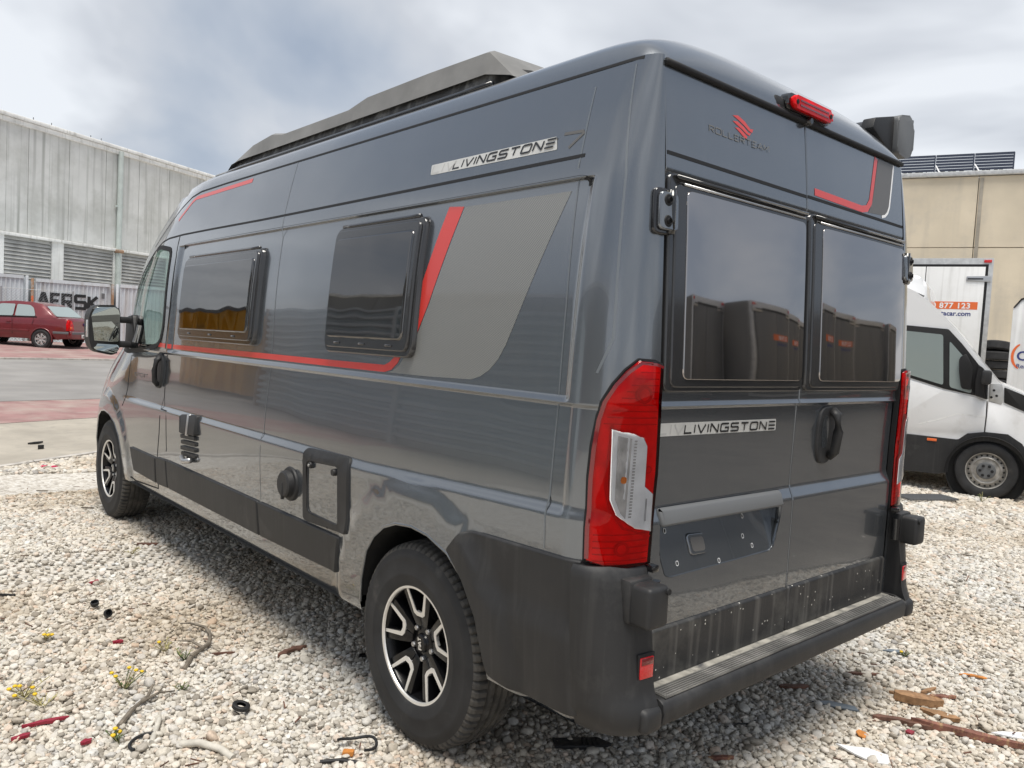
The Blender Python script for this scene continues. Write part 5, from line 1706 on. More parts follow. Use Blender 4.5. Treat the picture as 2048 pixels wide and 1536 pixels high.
    def fw(u, v, d): return Vector((2.5 - (v - .98) * 1.35 + d, u, v + d * .6))
    prism('windscreen', rnd_poly([(-.70, 1.0), (.70, 1.0), (.62, 1.34), (-.62, 1.34)], .06, 3), fw, .0, .03, M_carglass, gh)
    # tail: lamps, bumper, plate, emblem
    for sg in (-1, 1):
        prism('tail_lamp', rnd_poly([(.60, .62), (.85, .60), (.84, .80), (.80, .97), (.70, .93), (.63, .78)], .03, 3), lambda u, v, d, sg=sg: Vector((-.905 + .22 * max(0, u - .62) ** 1.0 - d, sg * u, v)), -.06, .012, M_lampred, r, bev=.01)
        box('lamp_window', (-.885, sg * .72, .70), (.04, .08, .07), M_orange, r, bev=.01)
    bp = prism('rear_bumper', rnd_poly([(-.955, .36), (-.955, .56), (-.93, .60), (-.80, .60), (-.80, .34)], .03, 3), lambda u, v, d: Vector((u, d, v)), -.80, .80, M_maroon, r, bev=.03, seg=3)
    box('bumper_strip', (-.952, 0, .535), (.03, 1.5, .075), M_greybump, bp, bev=.01)
    for sg in (-1, 1): box('bumper_corner', (-.64, sg * .868, .535), (.52, .03, .075), M_greybump, bp, bev=.01)
    pl = box('number_plate', (-.972, 0, .435), (.014, .52, .115), M_plate, bp, bev=.004)
    for k in range(7): box('plate_digit', (-.981, -.19 + k * .062, .435), (.006, .030, .065), M_ink, pl)
    box('tail_emblem', (-.915, .0, .82), (.02, .10, .10), M_blue, r, bev=.03)
    box('head_light', (3.18, -.66, .68), (.22, .34, .14), M_clear, r, bev=.04); box('head_light', (3.18, .66, .68), (.22, .34, .14), M_clear, r, bev=.04)
    for x_, y_ in ((.55, -.35), (.55, .35), (1.35, -.35), (1.35, .35)): box('seat_headrest', (x_, y_, 1.12), (.12, .28, .30), M_dark, gh, bev=.05)
    return r
car = saloon(3.42, 27.55, -46, .355)

# ------------------------------------------------------------------ white vans and trucks on the right
def mpS(u, v, d): return Vector((u, -d, v))        # near side faces local +Y after root_at, so -d sinks in


iv = root_at('cab_van', 7.27, .76, 163, 0.0)
tag(iv, 'white delivery van with its front corner stripped and headlamp missing, nearest on the right', 'van')
# local X = forward (to the right in the picture), local -Y is toward the camera side? root_at: n = (-t.y, t.x)
SGN = 1 if (Vector((-math.cos(math.radians(163)), math.sin(math.radians(163)))).dot(Vector((CAMP.x - 7.27, CAMP.y - .76))) > 0) else -1
def ms(u, v, d): return Vector((u, SGN * d, v))    # d > 0 stands out toward the viewer
OUT = [(-4.8, .24), (-4.8, 2.42), (-1.10, 2.42), (-.86, 2.32), (-.70, 2.20), (-.569, 2.072), (-.401, 1.893), (-.261, 1.716), (-.15, 1.568), (-.042, 1.441), (.066, 1.303),
       (.34, 1.19), (.62, 1.04), (.74, .86), (.78, .42), (.70, .24)]
prism('body', rnd_poly(OUT, [.02, .1, .1, .05, .04, .02, .02, .02, .02, .02, .03, .06, .08, .08, .06, .04], 3), ms, 0, -1.85, M_white, iv, bev=.05, seg=3)
prism('door_skin', rnd_poly([(-1.15, .64), (-.29, .63), (-.045, .735), (-.035, .925), (-.043, 1.09), (-.16, 1.13), (-.47, 1.18), (-1.15, 1.36)], .01, 2), ms, -.05, .012, M_white, iv, bev=.006)
prism('wing_panel', rnd_poly([(-.028, .735), (.19, .735), (.345, .62), (.60, .62), (.60, .93), (.33, .985), (.11, 1.07), (-.026, 1.085)], .01, 2), ms, -.05, .012, M_white, iv, bev=.006)
wn = prism('window_surround', rnd_poly([(-1.15, 1.93), (-.477, 1.885), (-.33, 1.725), (-.182, 1.54), (-.060, 1.378), (-.043, 1.108), (-.151, 1.146), (-.468, 1.197), (-1.15, 1.39)], .015, 2), ms, -.05, .016, M_seam_shade, iv, bev=.004)
prism('door_glass', rnd_poly([(-1.08, 1.86), (-.526, 1.82), (-.482, 1.24), (-1.08, 1.40)], .03, 3), ms, 0, .022, M_carglass, wn)
prism('quarter_glass', rnd_poly([(-.456, 1.752), (-.209, 1.47), (-.194, 1.165), (-.418, 1.222)], .03, 3), ms, 0, .022, M_carglass, wn)
prism('mirror_glass_housing', rnd_poly([(-.345, 1.56), (-.28, 1.62), (-.20, 1.46), (-.192, 1.205), (-.30, 1.215), (-.335, 1.40)], .03, 3), ms, .02, .06, M_seam_shade, iv, bev=.015)
mm = prism('mirror_bracket', rnd_poly([(-.150, 1.50), (-.10, 1.46), (-.046, 1.384), (-.033, 1.110), (-.159, 1.147), (-.165, 1.3)], .02, 3), ms, .0, .10, M_seam_shade, iv, bev=.02)
box('mirror_arm', (-.06, SGN * .16, 1.36), (.10, .16, .16), M_plast, mm, bev=.03)
prism('bare_metal', rnd_poly([(-.025, 1.295), (.095, 1.300), (.115, 1.14), (.105, 1.06), (-.02, 1.095)], .012, 2), ms, -.03, .016, M_alu, iv, bev=.008)
prism('headlamp_cavity', rnd_poly([(.115, 1.262), (.30, 1.19), (.55, 1.04), (.58, .95), (.34, 1.00), (.125, 1.09)], .012, 2), ms, -.03, .016, M_dark, iv, bev=.006)
for p in ((.02, 1.22), (.05, 1.16), (.0, 1.14)): lathe('bolt_hole', [(0, 0), (.014, 0)], 12, M_seam_shade, iv, Matrix.Translation(ms(p[0], p[1], .018)) @ Matrix.Rotation(math.pi / 2, 4, 'Z'))
# lower cladding with the wheel-arch surround
AR = [(.013 + .375 * math.cos(a), .30 + .345 * math.sin(a)) for a in [math.radians(x) for x in range(182, -3, -12)]]
prism('lower_cladding', [(-1.6, .20), (-1.6, .64), (-.288, .630), (-.20, .71), (-.03, .745), (.19, .742), (.33, .65), (.42, .50), (.45, .24)] + AR[::-1] + [(-.365, .24), (-.47, .21)], ms, -.05, .028, M_plast, iv)
bm = bmesh.new(); add_lathe(bm, [(0, 0), (.40, 0), (.40, -.1)], 36, Matrix.Translation(ms(.013, .30, .004)) @ Matrix.Rotation(math.pi / 2, 4, 'Z'))
from_bm('wheel_well', bm, M_dark, iv)
M_ivrim = mat('dirty_steel_rim', (0.34, 0.325, 0.30), 0.5, 0.5, noise=(14, 0.4))
disc_wheel(iv, .013, SGN * .045, .312, .322, .2, .205, M_ivrim, SGN, holes=20, cap=M_greybump)
bm = bmesh.new(); add_lathe(bm, [(0, 0), (.40, 0), (.40, -.1)], 36, Matrix.Translation(ms(-3.3, .30, .004)) @ Matrix.Rotation(math.pi / 2, 4, 'Z'))
from_bm('wheel_well', bm, M_dark, iv)
disc_wheel(iv, -3.3, SGN * .045, .312, .322, .2, .205, M_ivrim, SGN, holes=20, cap=M_greybump)
box('door_handle', ms(-1.02, 1.12, .02), (.18, .03, .05), M_seam_shade, iv, bev=.012)
strips('door_seam', [[(-1.16, .62), (-1.16, 1.95)]], .012, lambda u, v, o: ms(u, v, .014), 0, M_seam_shade, iv)
strips('wing_seam', [[(-.036, .735), (-.032, .925), (-.036, 1.09)]], .010, lambda u, v, o: ms(u, v, .0135), 0, M_seam_shade, iv)
box('side_marker', ms(-.55, .60, .032), (.10, .012, .03), M_orange, iv, bev=.004)
strips('door_crease', [[(-.70, .77), (-.50, .84), (-.32, .922), (-.04, .915)]], .016, lambda u, v, o: ms(u, v, .0135), 0, M_whitebox, iv)
prism('roof_fairing', rnd_poly([(-1.3, 2.36), (-1.3, 2.55), (-.86, 2.53), (-.76, 2.44), (-.74, 2.22), (-.9, 2.30)], .05, 3), ms, -.25, -1.6, M_white, iv, bev=.04, seg=3)

# box truck whose rear doors face us
def box_truck(x, y, az, label, group=None, ww=2.1, hh=3.37, long=5.0, txt=True, m_box=None):
    m_box = m_box or M_whitebox
    r = root_at('box_truck', x, y, az, 0)
    tag(r, label, 'truck', group)
    a = math.radians(az)
    sg = 1 if Vector((-math.cos(a), math.sin(a))).dot(Vector((CAMP.x - x, CAMP.y - y))) > 0 else -1
    def mb(u, v, d): return Vector((u, sg * d, v))
    u1, u0 = .378, .378 - ww
    prism('box_body', [(u0, .85), (u1, .85), (u1, hh), (u0, hh)], mb, -.05, -long, m_box, r, bev=.02)
    fr = prism('rear_frame', [(u0, .80), (u1, .80), (u1, hh + .01), (u0, hh + .01)], mb, -.05, 0, M_alu, r, bev=.01)
    prism('door_gasket', [(u0 + .085, .90), (u1 - .075, .90), (u1 - .075, hh - .10), (u0 + .085, hh - .10)], mb, -.02, .006, M_seam_shade, fr)
    cu = (u0 + u1) / 2
    for p, q in ((u0 + .13, cu - .006), (cu + .006, u1 - .118)):
        dd = prism('rear_door', [(p, .95), (q, .95), (q, hh - .145), (p, hh - .145)], mb, -.01, .014, m_box, fr, bev=.006)
        for z in (1.25, 3.01):
            near = u1 - .02 if q > cu + .1 else u0 + .02
            s_ = -1 if q > cu + .1 else 1
            prism('door_hinge', rnd_poly([(near, z - .055), (near + s_ * .38, z - .045), (near + s_ * .38, z + .045), (near, z + .055)], .01, 2), mb, .008, .03, M_steel, dd, bev=.006)
            prism('hinge_slot', [(near + s_ * .12, z - .012), (near + s_ * .36, z - .012), (near + s_ * .36, z + .012), (near + s_ * .12, z + .012)], mb, .0, .0315, M_seam_shade, dd)
    for u in (u0 + .12, u1 - .09): prism('marker_lamp', rnd_poly([(u - .06, hh - .072), (u + .06, hh - .072), (u + .06, hh - .022), (u - .06, hh - .022)], .01, 2), mb, 0, .02, M_reflred, fr, bev=.005)
    if txt:
        R = Matrix(((sg * -1 * -1, 0, 0, 0), (0, 0, sg, 0), (0, 1, 0, 0), (0, 0, 0, 1)))
        fl = Matrix.Identity(4)
        def TM(u, v, d): return Matrix.Translation(mb(u, v, d)) @ Matrix(((1, 0, 0, 0), (0, 0, 1, 0), (0, 1, 0, 0), (0, 0, 0, 1)))
        oz = prism('orange_band', [(-1.05, 2.466), (.186, 2.466), (.186, 2.600), (-1.05, 2.600)], mb, .010, .0165, M_orange, fr)
        font_mesh('phone_number', '900 877 123', .135, M_whiteprint, oz, TM(-.685, 2.484, .0185), bold=.004, space=1.12)
        font_mesh('web_address', 'cobrerentacar.com', .118, M_blue, fr, TM(-.82, 2.350, .0165), bold=.003, space=1.0)
    # chassis, wheels, under-run bar
    prism('chassis', [(u0 + .2, .55), (u1 - .2, .55), (u1 - .2, .84), (u0 + .2, .84)], mb, -.1, -long - 1.6, M_dark, r)
    prism('underrun_bar', [(u0 + .1, .42), (u1 - .1, .42), (u1 - .1, .53), (u0 + .1, .53)], mb, -.06, .04, M_alu, r, bev=.01)
    for u in (u0 + .25, u1 - .25): prism('rear_light', [(u - .12, .56), (u + .12, .56), (u + .12, .68), (u - .12, .68)], mb, -.05, .03, M_reflred, r, bev=.01)
    for u in (u0 + .08, u1 - .30):
        for dd_ in (-.9, -long - .9):
            bm = bmesh.new(); add_lathe(bm, [(.0, 0), (.22, 0), (.36, .02), (.375, .06), (.375, .17), (.36, .22), (.0, .22)], 28, Matrix.Translation(mb(u, .375, dd_)))
            from_bm('wheel', bm, M_tyre, r, True, 40)
    prism('cab', rnd_poly([(u0 + .05, .45), (u1 - .05, .45), (u1 - .12, 2.3), (u0 + .12, 2.3)], .1, 3), mb, -long - .1, -long - 1.9, M_white, r, bev=.08, seg=3)
    return r
box_truck(12.7819, 3.0065, 161, 'white box truck showing its rear doors with an orange phone number')

# white box body at the right edge with the rental firm's name
kb = root_at('parked_box_van', 11.7889, 1.8343, 164, 0)
tag(kb, 'white box body lettered in blue with an orange arc, cut by the right edge', 'truck')
a_ = math.radians(164); sgk = 1 if Vector((-math.cos(a_), math.sin(a_))).dot(Vector((CAMP.x - 11.79, CAMP.y - 1.83))) > 0 else -1
def mk(u, v, d): return Vector((u, sgk * d, v))
prism('box_body', rnd_poly([(-.118, .7), (4.4, .7), (4.4, 2.62), (.10, 2.62), (-.02, 2.585), (-.118, 2.44)], [.02, .02, .05, .04, .04, .04], 3), mk, 0, -2.0, M_whitebox, kb, bev=.02)
prism('edge_trim', [(-.118, 2.44), (-.02, 2.585), (.10, 2.63), (.10, 2.60), (-.01, 2.555), (-.10, 2.43)], mk, -.02, .012, M_seam_shade, kb)
V, F = [], []
for i in range(13):
    a = math.radians(115 + 130 * i / 12); w_ = .012 + .014 * math.sin(math.pi * i / 12)
    for rr in (.21 - w_, .21 + w_): V.append(mk(.085 + rr * .75 * math.cos(a), 1.66 + rr * math.sin(a), .006))
for i in range(12): F.append((2 * i, 2 * i + 1, 2 * i + 3, 2 * i + 2))
pyd('orange_arc', V, F, M_orange, kb)
TK = Matrix(((1, 0, 0, 0), (0, 0, 1, 0), (0, 1, 0, 0), (0, 0, 0, 1)))
font_mesh('firm_name', 'COBRE', .21, M_blue, kb, Matrix.Translation(mk(-.018, 1.60, .006)) @ TK, bold=.004)
font_mesh('firm_line', 'Rent a car', .095, M_blue, kb, Matrix.Translation(mk(-.012, 1.475, .006)) @ TK, bold=.001)
prism('chassis', [(0, .45), (4.2, .45), (4.2, .68), (0, .68)], mk, -.2, -1.8, M_dark, kb)
for u in (1.0, 3.6): 
    bm = bmesh.new(); add_lathe(bm, [(.0, 0), (.22, 0), (.34, .02), (.35, .06), (.35, .2), (0, .2)], 28, Matrix.Translation(mk(u, .35, -.05)) @ Matrix.Rotation(math.pi / 2 * sgk * -1, 4, 'Z'))
    from_bm('wheel', bm, M_tyre, kb, True, 40)

# worn tyres and scrap heaped on a rack between the trucks
def torus(name, c, R, r, m, rot, parent=None):
    prof = [(R - r * 1.1, -r * .8), (R - r * .6, -r * 1.05), (R + r * .4, -r * 1.1), (R + r, -r * .75), (R + r, r * .75), (R + r * .4, r * 1.1), (R - r * .6, r * 1.05), (R - r * 1.1, r * .8)]
    bm = bmesh.new(); add_lathe(bm, prof, 32); o = from_bm(name, bm, m, parent, True, 40)
    o.location = c; o.rotation_euler = rot
    return o
ty = Vector((20.25, 4.72))
lbs = ['topmost worn black tyre of the stack against the beige building', 'second tyre from the top of the stack against the beige building', 'third tyre from the top of the stack against the beige building',
       'fourth tyre from the top of the stack against the beige building', 'fifth tyre from the top of the stack against the beige building', 'lowest visible tyre of the stack against the beige building']
for i, lb in enumerate(lbs):
    o = torus('loose_tyre', (ty.x + random.uniform(-.05, .05), ty.y + random.uniform(-.05, .05), 1.98 - i * .235), .26, .105, M_tyre, (0, math.radians(90 + (10 if i == 0 else 0)), math.radians(40 * i)))
    tag(o, lb, 'tyre', 'tyres stacked by the beige building')
rk = box('tyre_bin', (ty.x, ty.y, .33), (.9, .9, .66), M_dark, bev=.03)
tag(rk, 'black bin carrying the stack of tyres against the beige building', 'bin')

# grey grating lying on the gravel beside the white van
gt = root_at('floor_grating', 6.35, 1.02, 118, .03)
tag(gt, 'dark plastic grating lying on the gravel beside the white van', 'grating')
for k in range(9): box('bar', (0, -.12 + k * .03, .012), (.62, .010, .02), M_greybump, gt)
for k in range(15): box('cross_bar', (-.30 + k * .043, 0, .010), (.008, .26, .016), M_greybump, gt)

# ------------------------------------------------------------------ what the van's paint and glass mirror: the yard behind the camera
M_rib = mat('blue_grey_ribbed_sheet', (0.60, 0.66, 0.69), 0.5, 0.1, noise=(0.7, 0.12))
rw_ = root_at('ribbed_shed', -7.0, 3.6, 0, 0.05)
tag(rw_, 'blue-grey shed of horizontal ribbed sheeting mirrored in the van side', 'shed')
V, F = [], []
nr = 14
for k in range(nr):
    z0 = .1 + k * .185
    for (z, d) in ((z0, 0), (z0 + .05, 0), (z0 + .09, .12), (z0 + .150, .12)): V += [(-.0, -d, z), (11.2, -d, z)]
for i in range(len(V) // 2 - 1): F.append((2 * i, 2 * i + 1, 2 * i + 3, 2 * i + 2))
pyd('ribbed_front', V, F, M_rib, rw_)
box('shed_body', (5.6, 1.6, 1.33), (11.3, 3.0, 2.66), M_rib, rw_)
for u in (0, 5.6, 11.2): box('corner_post', (u, -.08, 1.33), (.16, .16, 2.7), M_rust if u > 11 else M_rib, rw_)
gb = root_at('grey_hall', -26, -15, 2, 0)
tag(gb, 'tall plain grey hall mirrored in the upper side of the van', 'building')
M_hall = mat('grey_hall_cladding', (0.33, 0.34, 0.34), 0.8, noise=(0.3, 0.1), streak=((0.24, 0.245, 0.24), 0.5, (1.5, 1.5, .1)))
for k in range(24): box('cladding_panel', (1.25 + k * 2.5, .1 + .03 * (k % 2), 3.6), (2.48, .2, 7.2), M_hall, gb)
box('hall_body', (30, 3.4, 3.5), (60, 6, 7.0), M_hall, gb); box('roof_edge', (30, .1, 7.3), (60.2, .4, .25), M_wwhite, gb)
yl = root_at('yellow_skip', -7.2, 15.6, 0, .14)
tag(yl, 'yellow steel skip mirrored in the front side window of the van', 'skip')
M_yellow = mat('yellow_skip_paint', (0.62, 0.30, 0.02), 0.5, noise=(2, 0.2), dust=((0.22, 0.16, 0.09), 3, 0.55, 0.8))
prism('skip_body', [(0, 2.5), (.9, .15), (5.1, .15), (6.0, 2.5)], lambda u, v, d: Vector((u, d, v)), -.1, 2.0, M_yellow, yl, bev=.04)
for k in range(6): box('rib', (1.3 + k * .68, -.14, 1.3), (.10, .10, 2.2), M_yellow, yl)
box('rim', (3.0, .95, 2.5), (6.1, 2.2, .12), M_greybump, yl)
M_shadebox = mat('shaded_white_box_panel', (0.15, 0.148, 0.143), 0.45, streak=((0.22, 0.215, 0.20), 0.5, (8, 8, 0.5)))  # white truck boxes with their shade put into the base colour
for i, (x, y, lb) in enumerate(((10.6, -8.6, 'leftmost white box truck, painted dark for shade, mirrored in the rear windows of the van'), (13.15, -8.0, 'second white box truck from the left, painted dark for shade, mirrored in the rear windows'),
                                (15.7, -8.3, 'third white box truck from the left, painted dark for shade, mirrored in the rear windows'), (18.3, -8.5, 'fourth white box truck from the left, painted dark for shade, mirrored in the rear windows'),
                                (20.9, -8.2, 'rightmost white box truck, painted dark for shade, mirrored in the rear windows of the van'))):
    tr = box_truck(x, y, 90, lb, 'box trucks behind the photographer', ww=2.35, hh=3.15, txt=i in (1, 2), m_box=M_shadebox)

# ------------------------------------------------------------------ litter, wood and weeds on the gravel
GZ = 0.013
def put(o, x, y, label, cat, z=GZ, rz=0.0, tilt=(0, 0), group=None):
    o.location = (x, y, z); o.rotation_euler = (tilt[0], tilt[1], rz)
    tag(o, label, cat, group)
    return o
M_woodred = mat('old_wood_red_paint', (0.20, 0.085, 0.060), 0.8, noise=(25, 0.4), streak=((0.40, 0.26, 0.13), 0.9, (60, 6, 60)), bump=(60, 0.4, 0.004))
M_woodtan = mat('split_tan_wood', (0.30, 0.17, 0.085), 0.8, noise=(30, 0.35), streak=((0.22, 0.11, 0.05), 0.8, (50, 8, 50)), bump=(60, 0.5, 0.004))
M_wooddk = mat('dark_rotten_wood', (0.13, 0.065, 0.045), 0.9, noise=(30, 0.4))
M_bark = mat('grey_bark', (0.17, 0.145, 0.115), 0.9, noise=(30, 0.4), bump=(60, 0.5, 0.003))
M_bone = mat('bleached_stick', (0.52, 0.49, 0.43), 0.8, noise=(30, 0.2))
M_litw = mat('white_shard', (0.74, 0.75, 0.76), 0.5)
M_litg = mat('slate_shard', (0.16, 0.19, 0.22), 0.45, noise=(12, 0.2))
M_blkr = mat('black_rubber', (0.014, 0.014, 0.015), 0.6)
M_litred = mat('crimson_plastic', (0.26, 0.012, 0.03), 0.4)
M_orangel = mat('orange_dry_leaf', (0.52, 0.20, 0.04), 0.7, noise=(30, 0.3))
M_straw = mat('straw_stem', (0.36, 0.32, 0.15), 0.8)
M_weed = mat('weed_green', (0.085, 0.12, 0.04), 0.7)
M_flower = mat('yellow_flower', (0.75, 0.50, 0.02), 0.6)


def shard(name, pts, th, m, warp=.0):
    """Splintered flat piece: outline given, thickness th, both faces roughened."""
    bm = bmesh.new()
    add_prism(bm, pts, lambda u, v, d: Vector((u, v, d + warp * math.sin(u * 30) + random.uniform(-.1, .1) * th)), 0, th)
    return from_bm(name, bm, m)


def splinter(l, w, th, m, name, jag=.25, bend=0.0):
    n = 9
    top, bot = [], []
    for i in range(n):
        t = i / (n - 1); f = 1 - abs(2 * t - 1) ** 3 * .75
        x = -l / 2 + l * t; b = bend * math.sin(math.pi * t)
        top.append((x, b + w / 2 * f * random.uniform(1 - jag, 1 + jag))); bot.append((x, b - w / 2 * f * random.uniform(1 - jag, 1 + jag)))
    return shard(name, top + bot[::-1], th, m)


def ang(dx, dy): return math.atan2(dy, dx)


# the broken boards at the right
put(splinter(.20, .050, .036, M_woodtan, 'broken_board', .12), .98, -1.005, 'thick tan block of broken board with red edges, beside the splinters', 'wood', rz=ang(.30, -1) + .35, tilt=(.06, .05))
put(splinter(.40, .030, .024, M_woodred, 'wood_lath', .08), .83, -1.25, 'long dark red wooden lath near the bottom right corner', 'wood', rz=ang(.05, -1) + .35)
put(splinter(.15, .030, .016, M_woodtan, 'wood_splinter', .25), .925, -1.115, 'yellow split splinter touching the tan block', 'wood', rz=ang(.05, -1) + .2, tilt=(.2, 0))
put(splinter(.085, .022, .012, M_woodtan, 'wood_splinter', .3), .985, -.925, 'short tan splinter left of the tan block', 'wood', rz=ang(.3, -1))
put(splinter(.13, .022, .012, M_woodred, 'wood_splinter', .25), 1.13, -1.05, 'thin reddish splinter behind the tan block', 'wood', rz=ang(1, -.75))
put(splinter(.11, .018, .010, M_woodtan, 'wood_splinter', .3), 1.15, -.985, 'pale pointed splinter farthest behind the tan block', 'wood', rz=ang(1, -.2))
put(splinter(.22, .034, .014, M_wooddk, 'rotten_strip', .5, .02), .715, -1.045, 'ragged dark brown rotten strip half buried left of the lath', 'wood', z=.012, rz=ang(.0, -1) + .5)
put(splinter(.14, .034, .010, M_wooddk, 'bark_flake', .2), .66, -.60, 'flat brown bark flake just behind the step', 'bark', rz=ang(.9, -.6))
put(splinter(.15, .018, .008, M_wooddk, 'bark_strip', .3), 1.08, -.72, 'thin brown bark strip right of the step', 'bark', rz=ang(.8, -.7))
put(shard('slate_splinter', [(-.09, .0), (-.02, .028), (.08, .016), (.095, -.012), (.0, -.014)], .006, M_litg, .003), .635, -.80, 'pointed dark slate shard between step and red lath', 'shard', rz=ang(.25, -1) + .25, tilt=(.15, 0))
put(shard('slate_splinter', [(-.05, .0), (-.01, .022), (.05, .016), (.052, -.016), (.0, -.014)], .006, M_litg, .003), 1.5, -.68, 'small slate shard beside a green sprout', 'shard', rz=ang(.6, -.9))
put(shard('white_shard', [(-.11, .0), (-.06, .02), (.0, .045), (.07, .035), (.08, -.02), (.02, -.045), (-.04, -.02)], .006, M_litw, .004), .335, -1.075, 'jagged white plastic shard at the bottom edge under the step', 'shard', rz=ang(.2, -1) + .2, tilt=(.1, .1))
put(shard('white_shard', [(-.10, .0), (-.04, .02), (.10, .03), (.12, -.02), (.0, -.02)], .006, M_litw, .003), 1.0, -1.37, 'long white plastic shard cut by the right edge', 'shard', rz=ang(.45, -1) + .5, tilt=(.1, .1))
put(shard('dry_leaf', [(-.028, 0), (-.012, .022), (.014, .024), (.03, .004), (.018, -.022), (-.010, -.024)], .004, M_orangel, .004), .48, -.99, 'crumpled orange leaf left of the ragged strip', 'leaf', tilt=(.3, .2))
put(splinter(.12, .022, .006, M_orangel, 'orange_peel', .6, .012), 1.51, -1.05, 'ragged orange strip lying alone far right of the boards', 'litter', rz=ang(.6, -1))
put(shard('red_chip', [(-.016, -.01), (-.01, .014), (.014, .012), (.016, -.012)], .008, M_litred), .66, -1.10, 'small dark red chip below the ragged strip', 'litter')
put(splinter(.10, .016, .012, M_woodred, 'red_stick', .2), -.15, -.76, 'dark red stick end at the bottom edge below the bumper', 'stick', rz=ang(1, -.6))
put(tube('wire_piece', [(-.07, .0, 0), (-.02, .004, .006), (.04, -.004, .002), (.07, .012, .006)], .0035, M_blkr), .15, -.66, 'bent black wire piece below the step', 'wire', rz=ang(1, -.4))
rb_ = shard('rubber_flap', [(-.11, -.028), (-.02, -.034), (.06, -.034), (.105, -.012), (.06, .030), (-.02, .036), (-.11, .030)], .010, M_blkr, .004)
put(rb_, -.49, -.39, 'ribbed black rubber flap below the bumper corner', 'rubber', rz=ang(.85, -.6))
for k in range(4): box('rib', (.0 + k * .018, 0, .012), (.005, .05, .006), M_blkr, rb_)
# left side litter
rg = torus('rubber_ring', (0, 0, 0), .026, .008, M_blkr, (0, 0, 0)); rg.data.transform(Matrix.Rotation(math.pi / 2, 4, 'Y'))
put(rg, -1.40, .56, 'small black rubber ring on the gravel left of the rear wheel', 'ring', z=.034, tilt=(.15, .2))
cbl = tube('cable_loop', [(.075 * math.cos(a), .055 * math.sin(a), .004 + .006 * math.sin(3 * a)) for a in [math.radians(d) for d in range(-70, 150, 14)]], .0055, M_blkr)
put(cbl, -1.19, .06, 'open black cable loop in front of the rear wheel at the bottom edge', 'cable', z=.03, rz=-.4)
put(shard('orange_connector', [(-.022, -.011), (.016, -.012), (.02, .010), (-.018, .012)], .016, M_orangel), -1.225, .045, 'orange plastic piece inside the black cable loop', 'litter', rz=-.6)
put(tube('black_strap', [(-.07, 0, 0), (0, .006, .004), (.07, -.004, 0)], .007, M_blkr), -1.27, .02, 'black strap end left of the orange plastic piece', 'strap', rz=ang(.8, -.6))
put(splinter(.16, .030, .012, M_wooddk, 'bark_flake', .5, .012), -.99, .97, 'ragged black bark flake left of the rear tyre', 'bark', rz=ang(.9, .2))
put(shard('foil_scrap', [(-.02, -.012), (.0, .016), (.024, .010), (.018, -.016)], .012, M_gloss), -.76, .75, 'crumpled dark foil scrap touching the rear tyre', 'litter')
put(splinter(.10, .010, .008, M_wooddk, 'short_twig', .2), -1.25, 1.12, 'short straight dark twig right of the forked branch', 'twig', rz=ang(.9, -.4))
put(splinter(.09, .012, .010, M_blkr, 'black_stick', .2), -1.88, 2.45, 'short black stick at the left edge', 'stick', rz=ang(.8, -.6))
for i, (x, y, lb) in enumerate(((-1.56, 2.03, 'black bottle cap farther from the camera, with a tab'), (-1.545, 1.85, 'black bottle cap nearer the camera, standing on edge'))):
    o = lathe('bottle_cap', [(0, .008), (.018, .008), (.02, .004), (.02, -.010), (.016, -.010), (.016, .004)], 18, M_blkr)
    put(o, x, y, lb, 'cap', z=.036, tilt=(0, math.radians(70 if i == 0 else 25)), rz=1.0 + i, group='black caps on the gravel')
for i, (x, y, l, lb) in enumerate(((-1.59, 1.50, .045, 'tiny red plastic bow above the flowering weed'), (-2.0, .87, .15, 'long crimson plastic strip at lower left'), (-2.09, .80, .06, 'crimson plastic lump left of the long crimson strip'),
                                   (-1.92, .64, .04, 'small crimson plastic lump below the long crimson strip'), (-1.46, 2.45, .075, 'thin red sliver left of the van, beyond the black caps'))):
    put(splinter(l, .022, .010, M_litred, 'plastic_scrap', .4), x, y, lb, 'litter', rz=ang(.9, -.3 + .2 * i), group='crimson plastic scraps')
put(splinter(.13, .038, .010, M_wooddk, 'bark_flake', .25), -.985, 3.10, 'reddish brown bark flake beside the front of the sill', 'bark', rz=ang(.9, -.5))
put(splinter(.09, .018, .008, M_bark, 'bark_flake', .3), -1.21, 5.16, 'dark bark flake far left near the front tyre', 'bark', rz=ang(.9, -.5))
put(splinter(.12, .014, .008, M_bark, 'short_twig', .3), -1.04, 4.35, 'dark twig lying left of the front tyre', 'twig', rz=ang(.9, -.5))
put(shard('pale_paper', [(-.05, -.01), (-.01, .02), (.06, .012), (.02, -.006), (.0, -.02)], .003, M_bone, .003), -1.30, 2.69, 'pale folded paper scrap on the gravel left of the van', 'paper', rz=-.5)
pk = [(-.98, 6.36, 'bright pink petal scrap, left of a pair by the gravel edging'), (-.90, 6.30, 'bright pink petal scrap, right of a pair by the gravel edging')]
M_pink = mat('pink_scrap', (0.60, 0.03, 0.10), 0.6)
for x, y, lb in pk: put(shard('pink_scrap', [(-.03, -.02), (.0, .03), (.04, .0), (.01, -.03)], .012, M_pink), x, y, lb, 'litter', group='pink scraps by the edging')
put(shard('dark_scrap', [(-.09, -.02), (.02, .03), (.10, .02), (.02, -.03)], .02, M_blkr), -.76, 7.95, 'flat black scrap on the concrete apron, farther one', 'litter', rz=.3)
put(shard('dark_scrap', [(-.03, -.03), (-.02, .03), (.03, .03), (.03, -.02)], .04, M_blkr), -.78, 7.55, 'small black lump on the concrete apron, nearer one', 'litter')
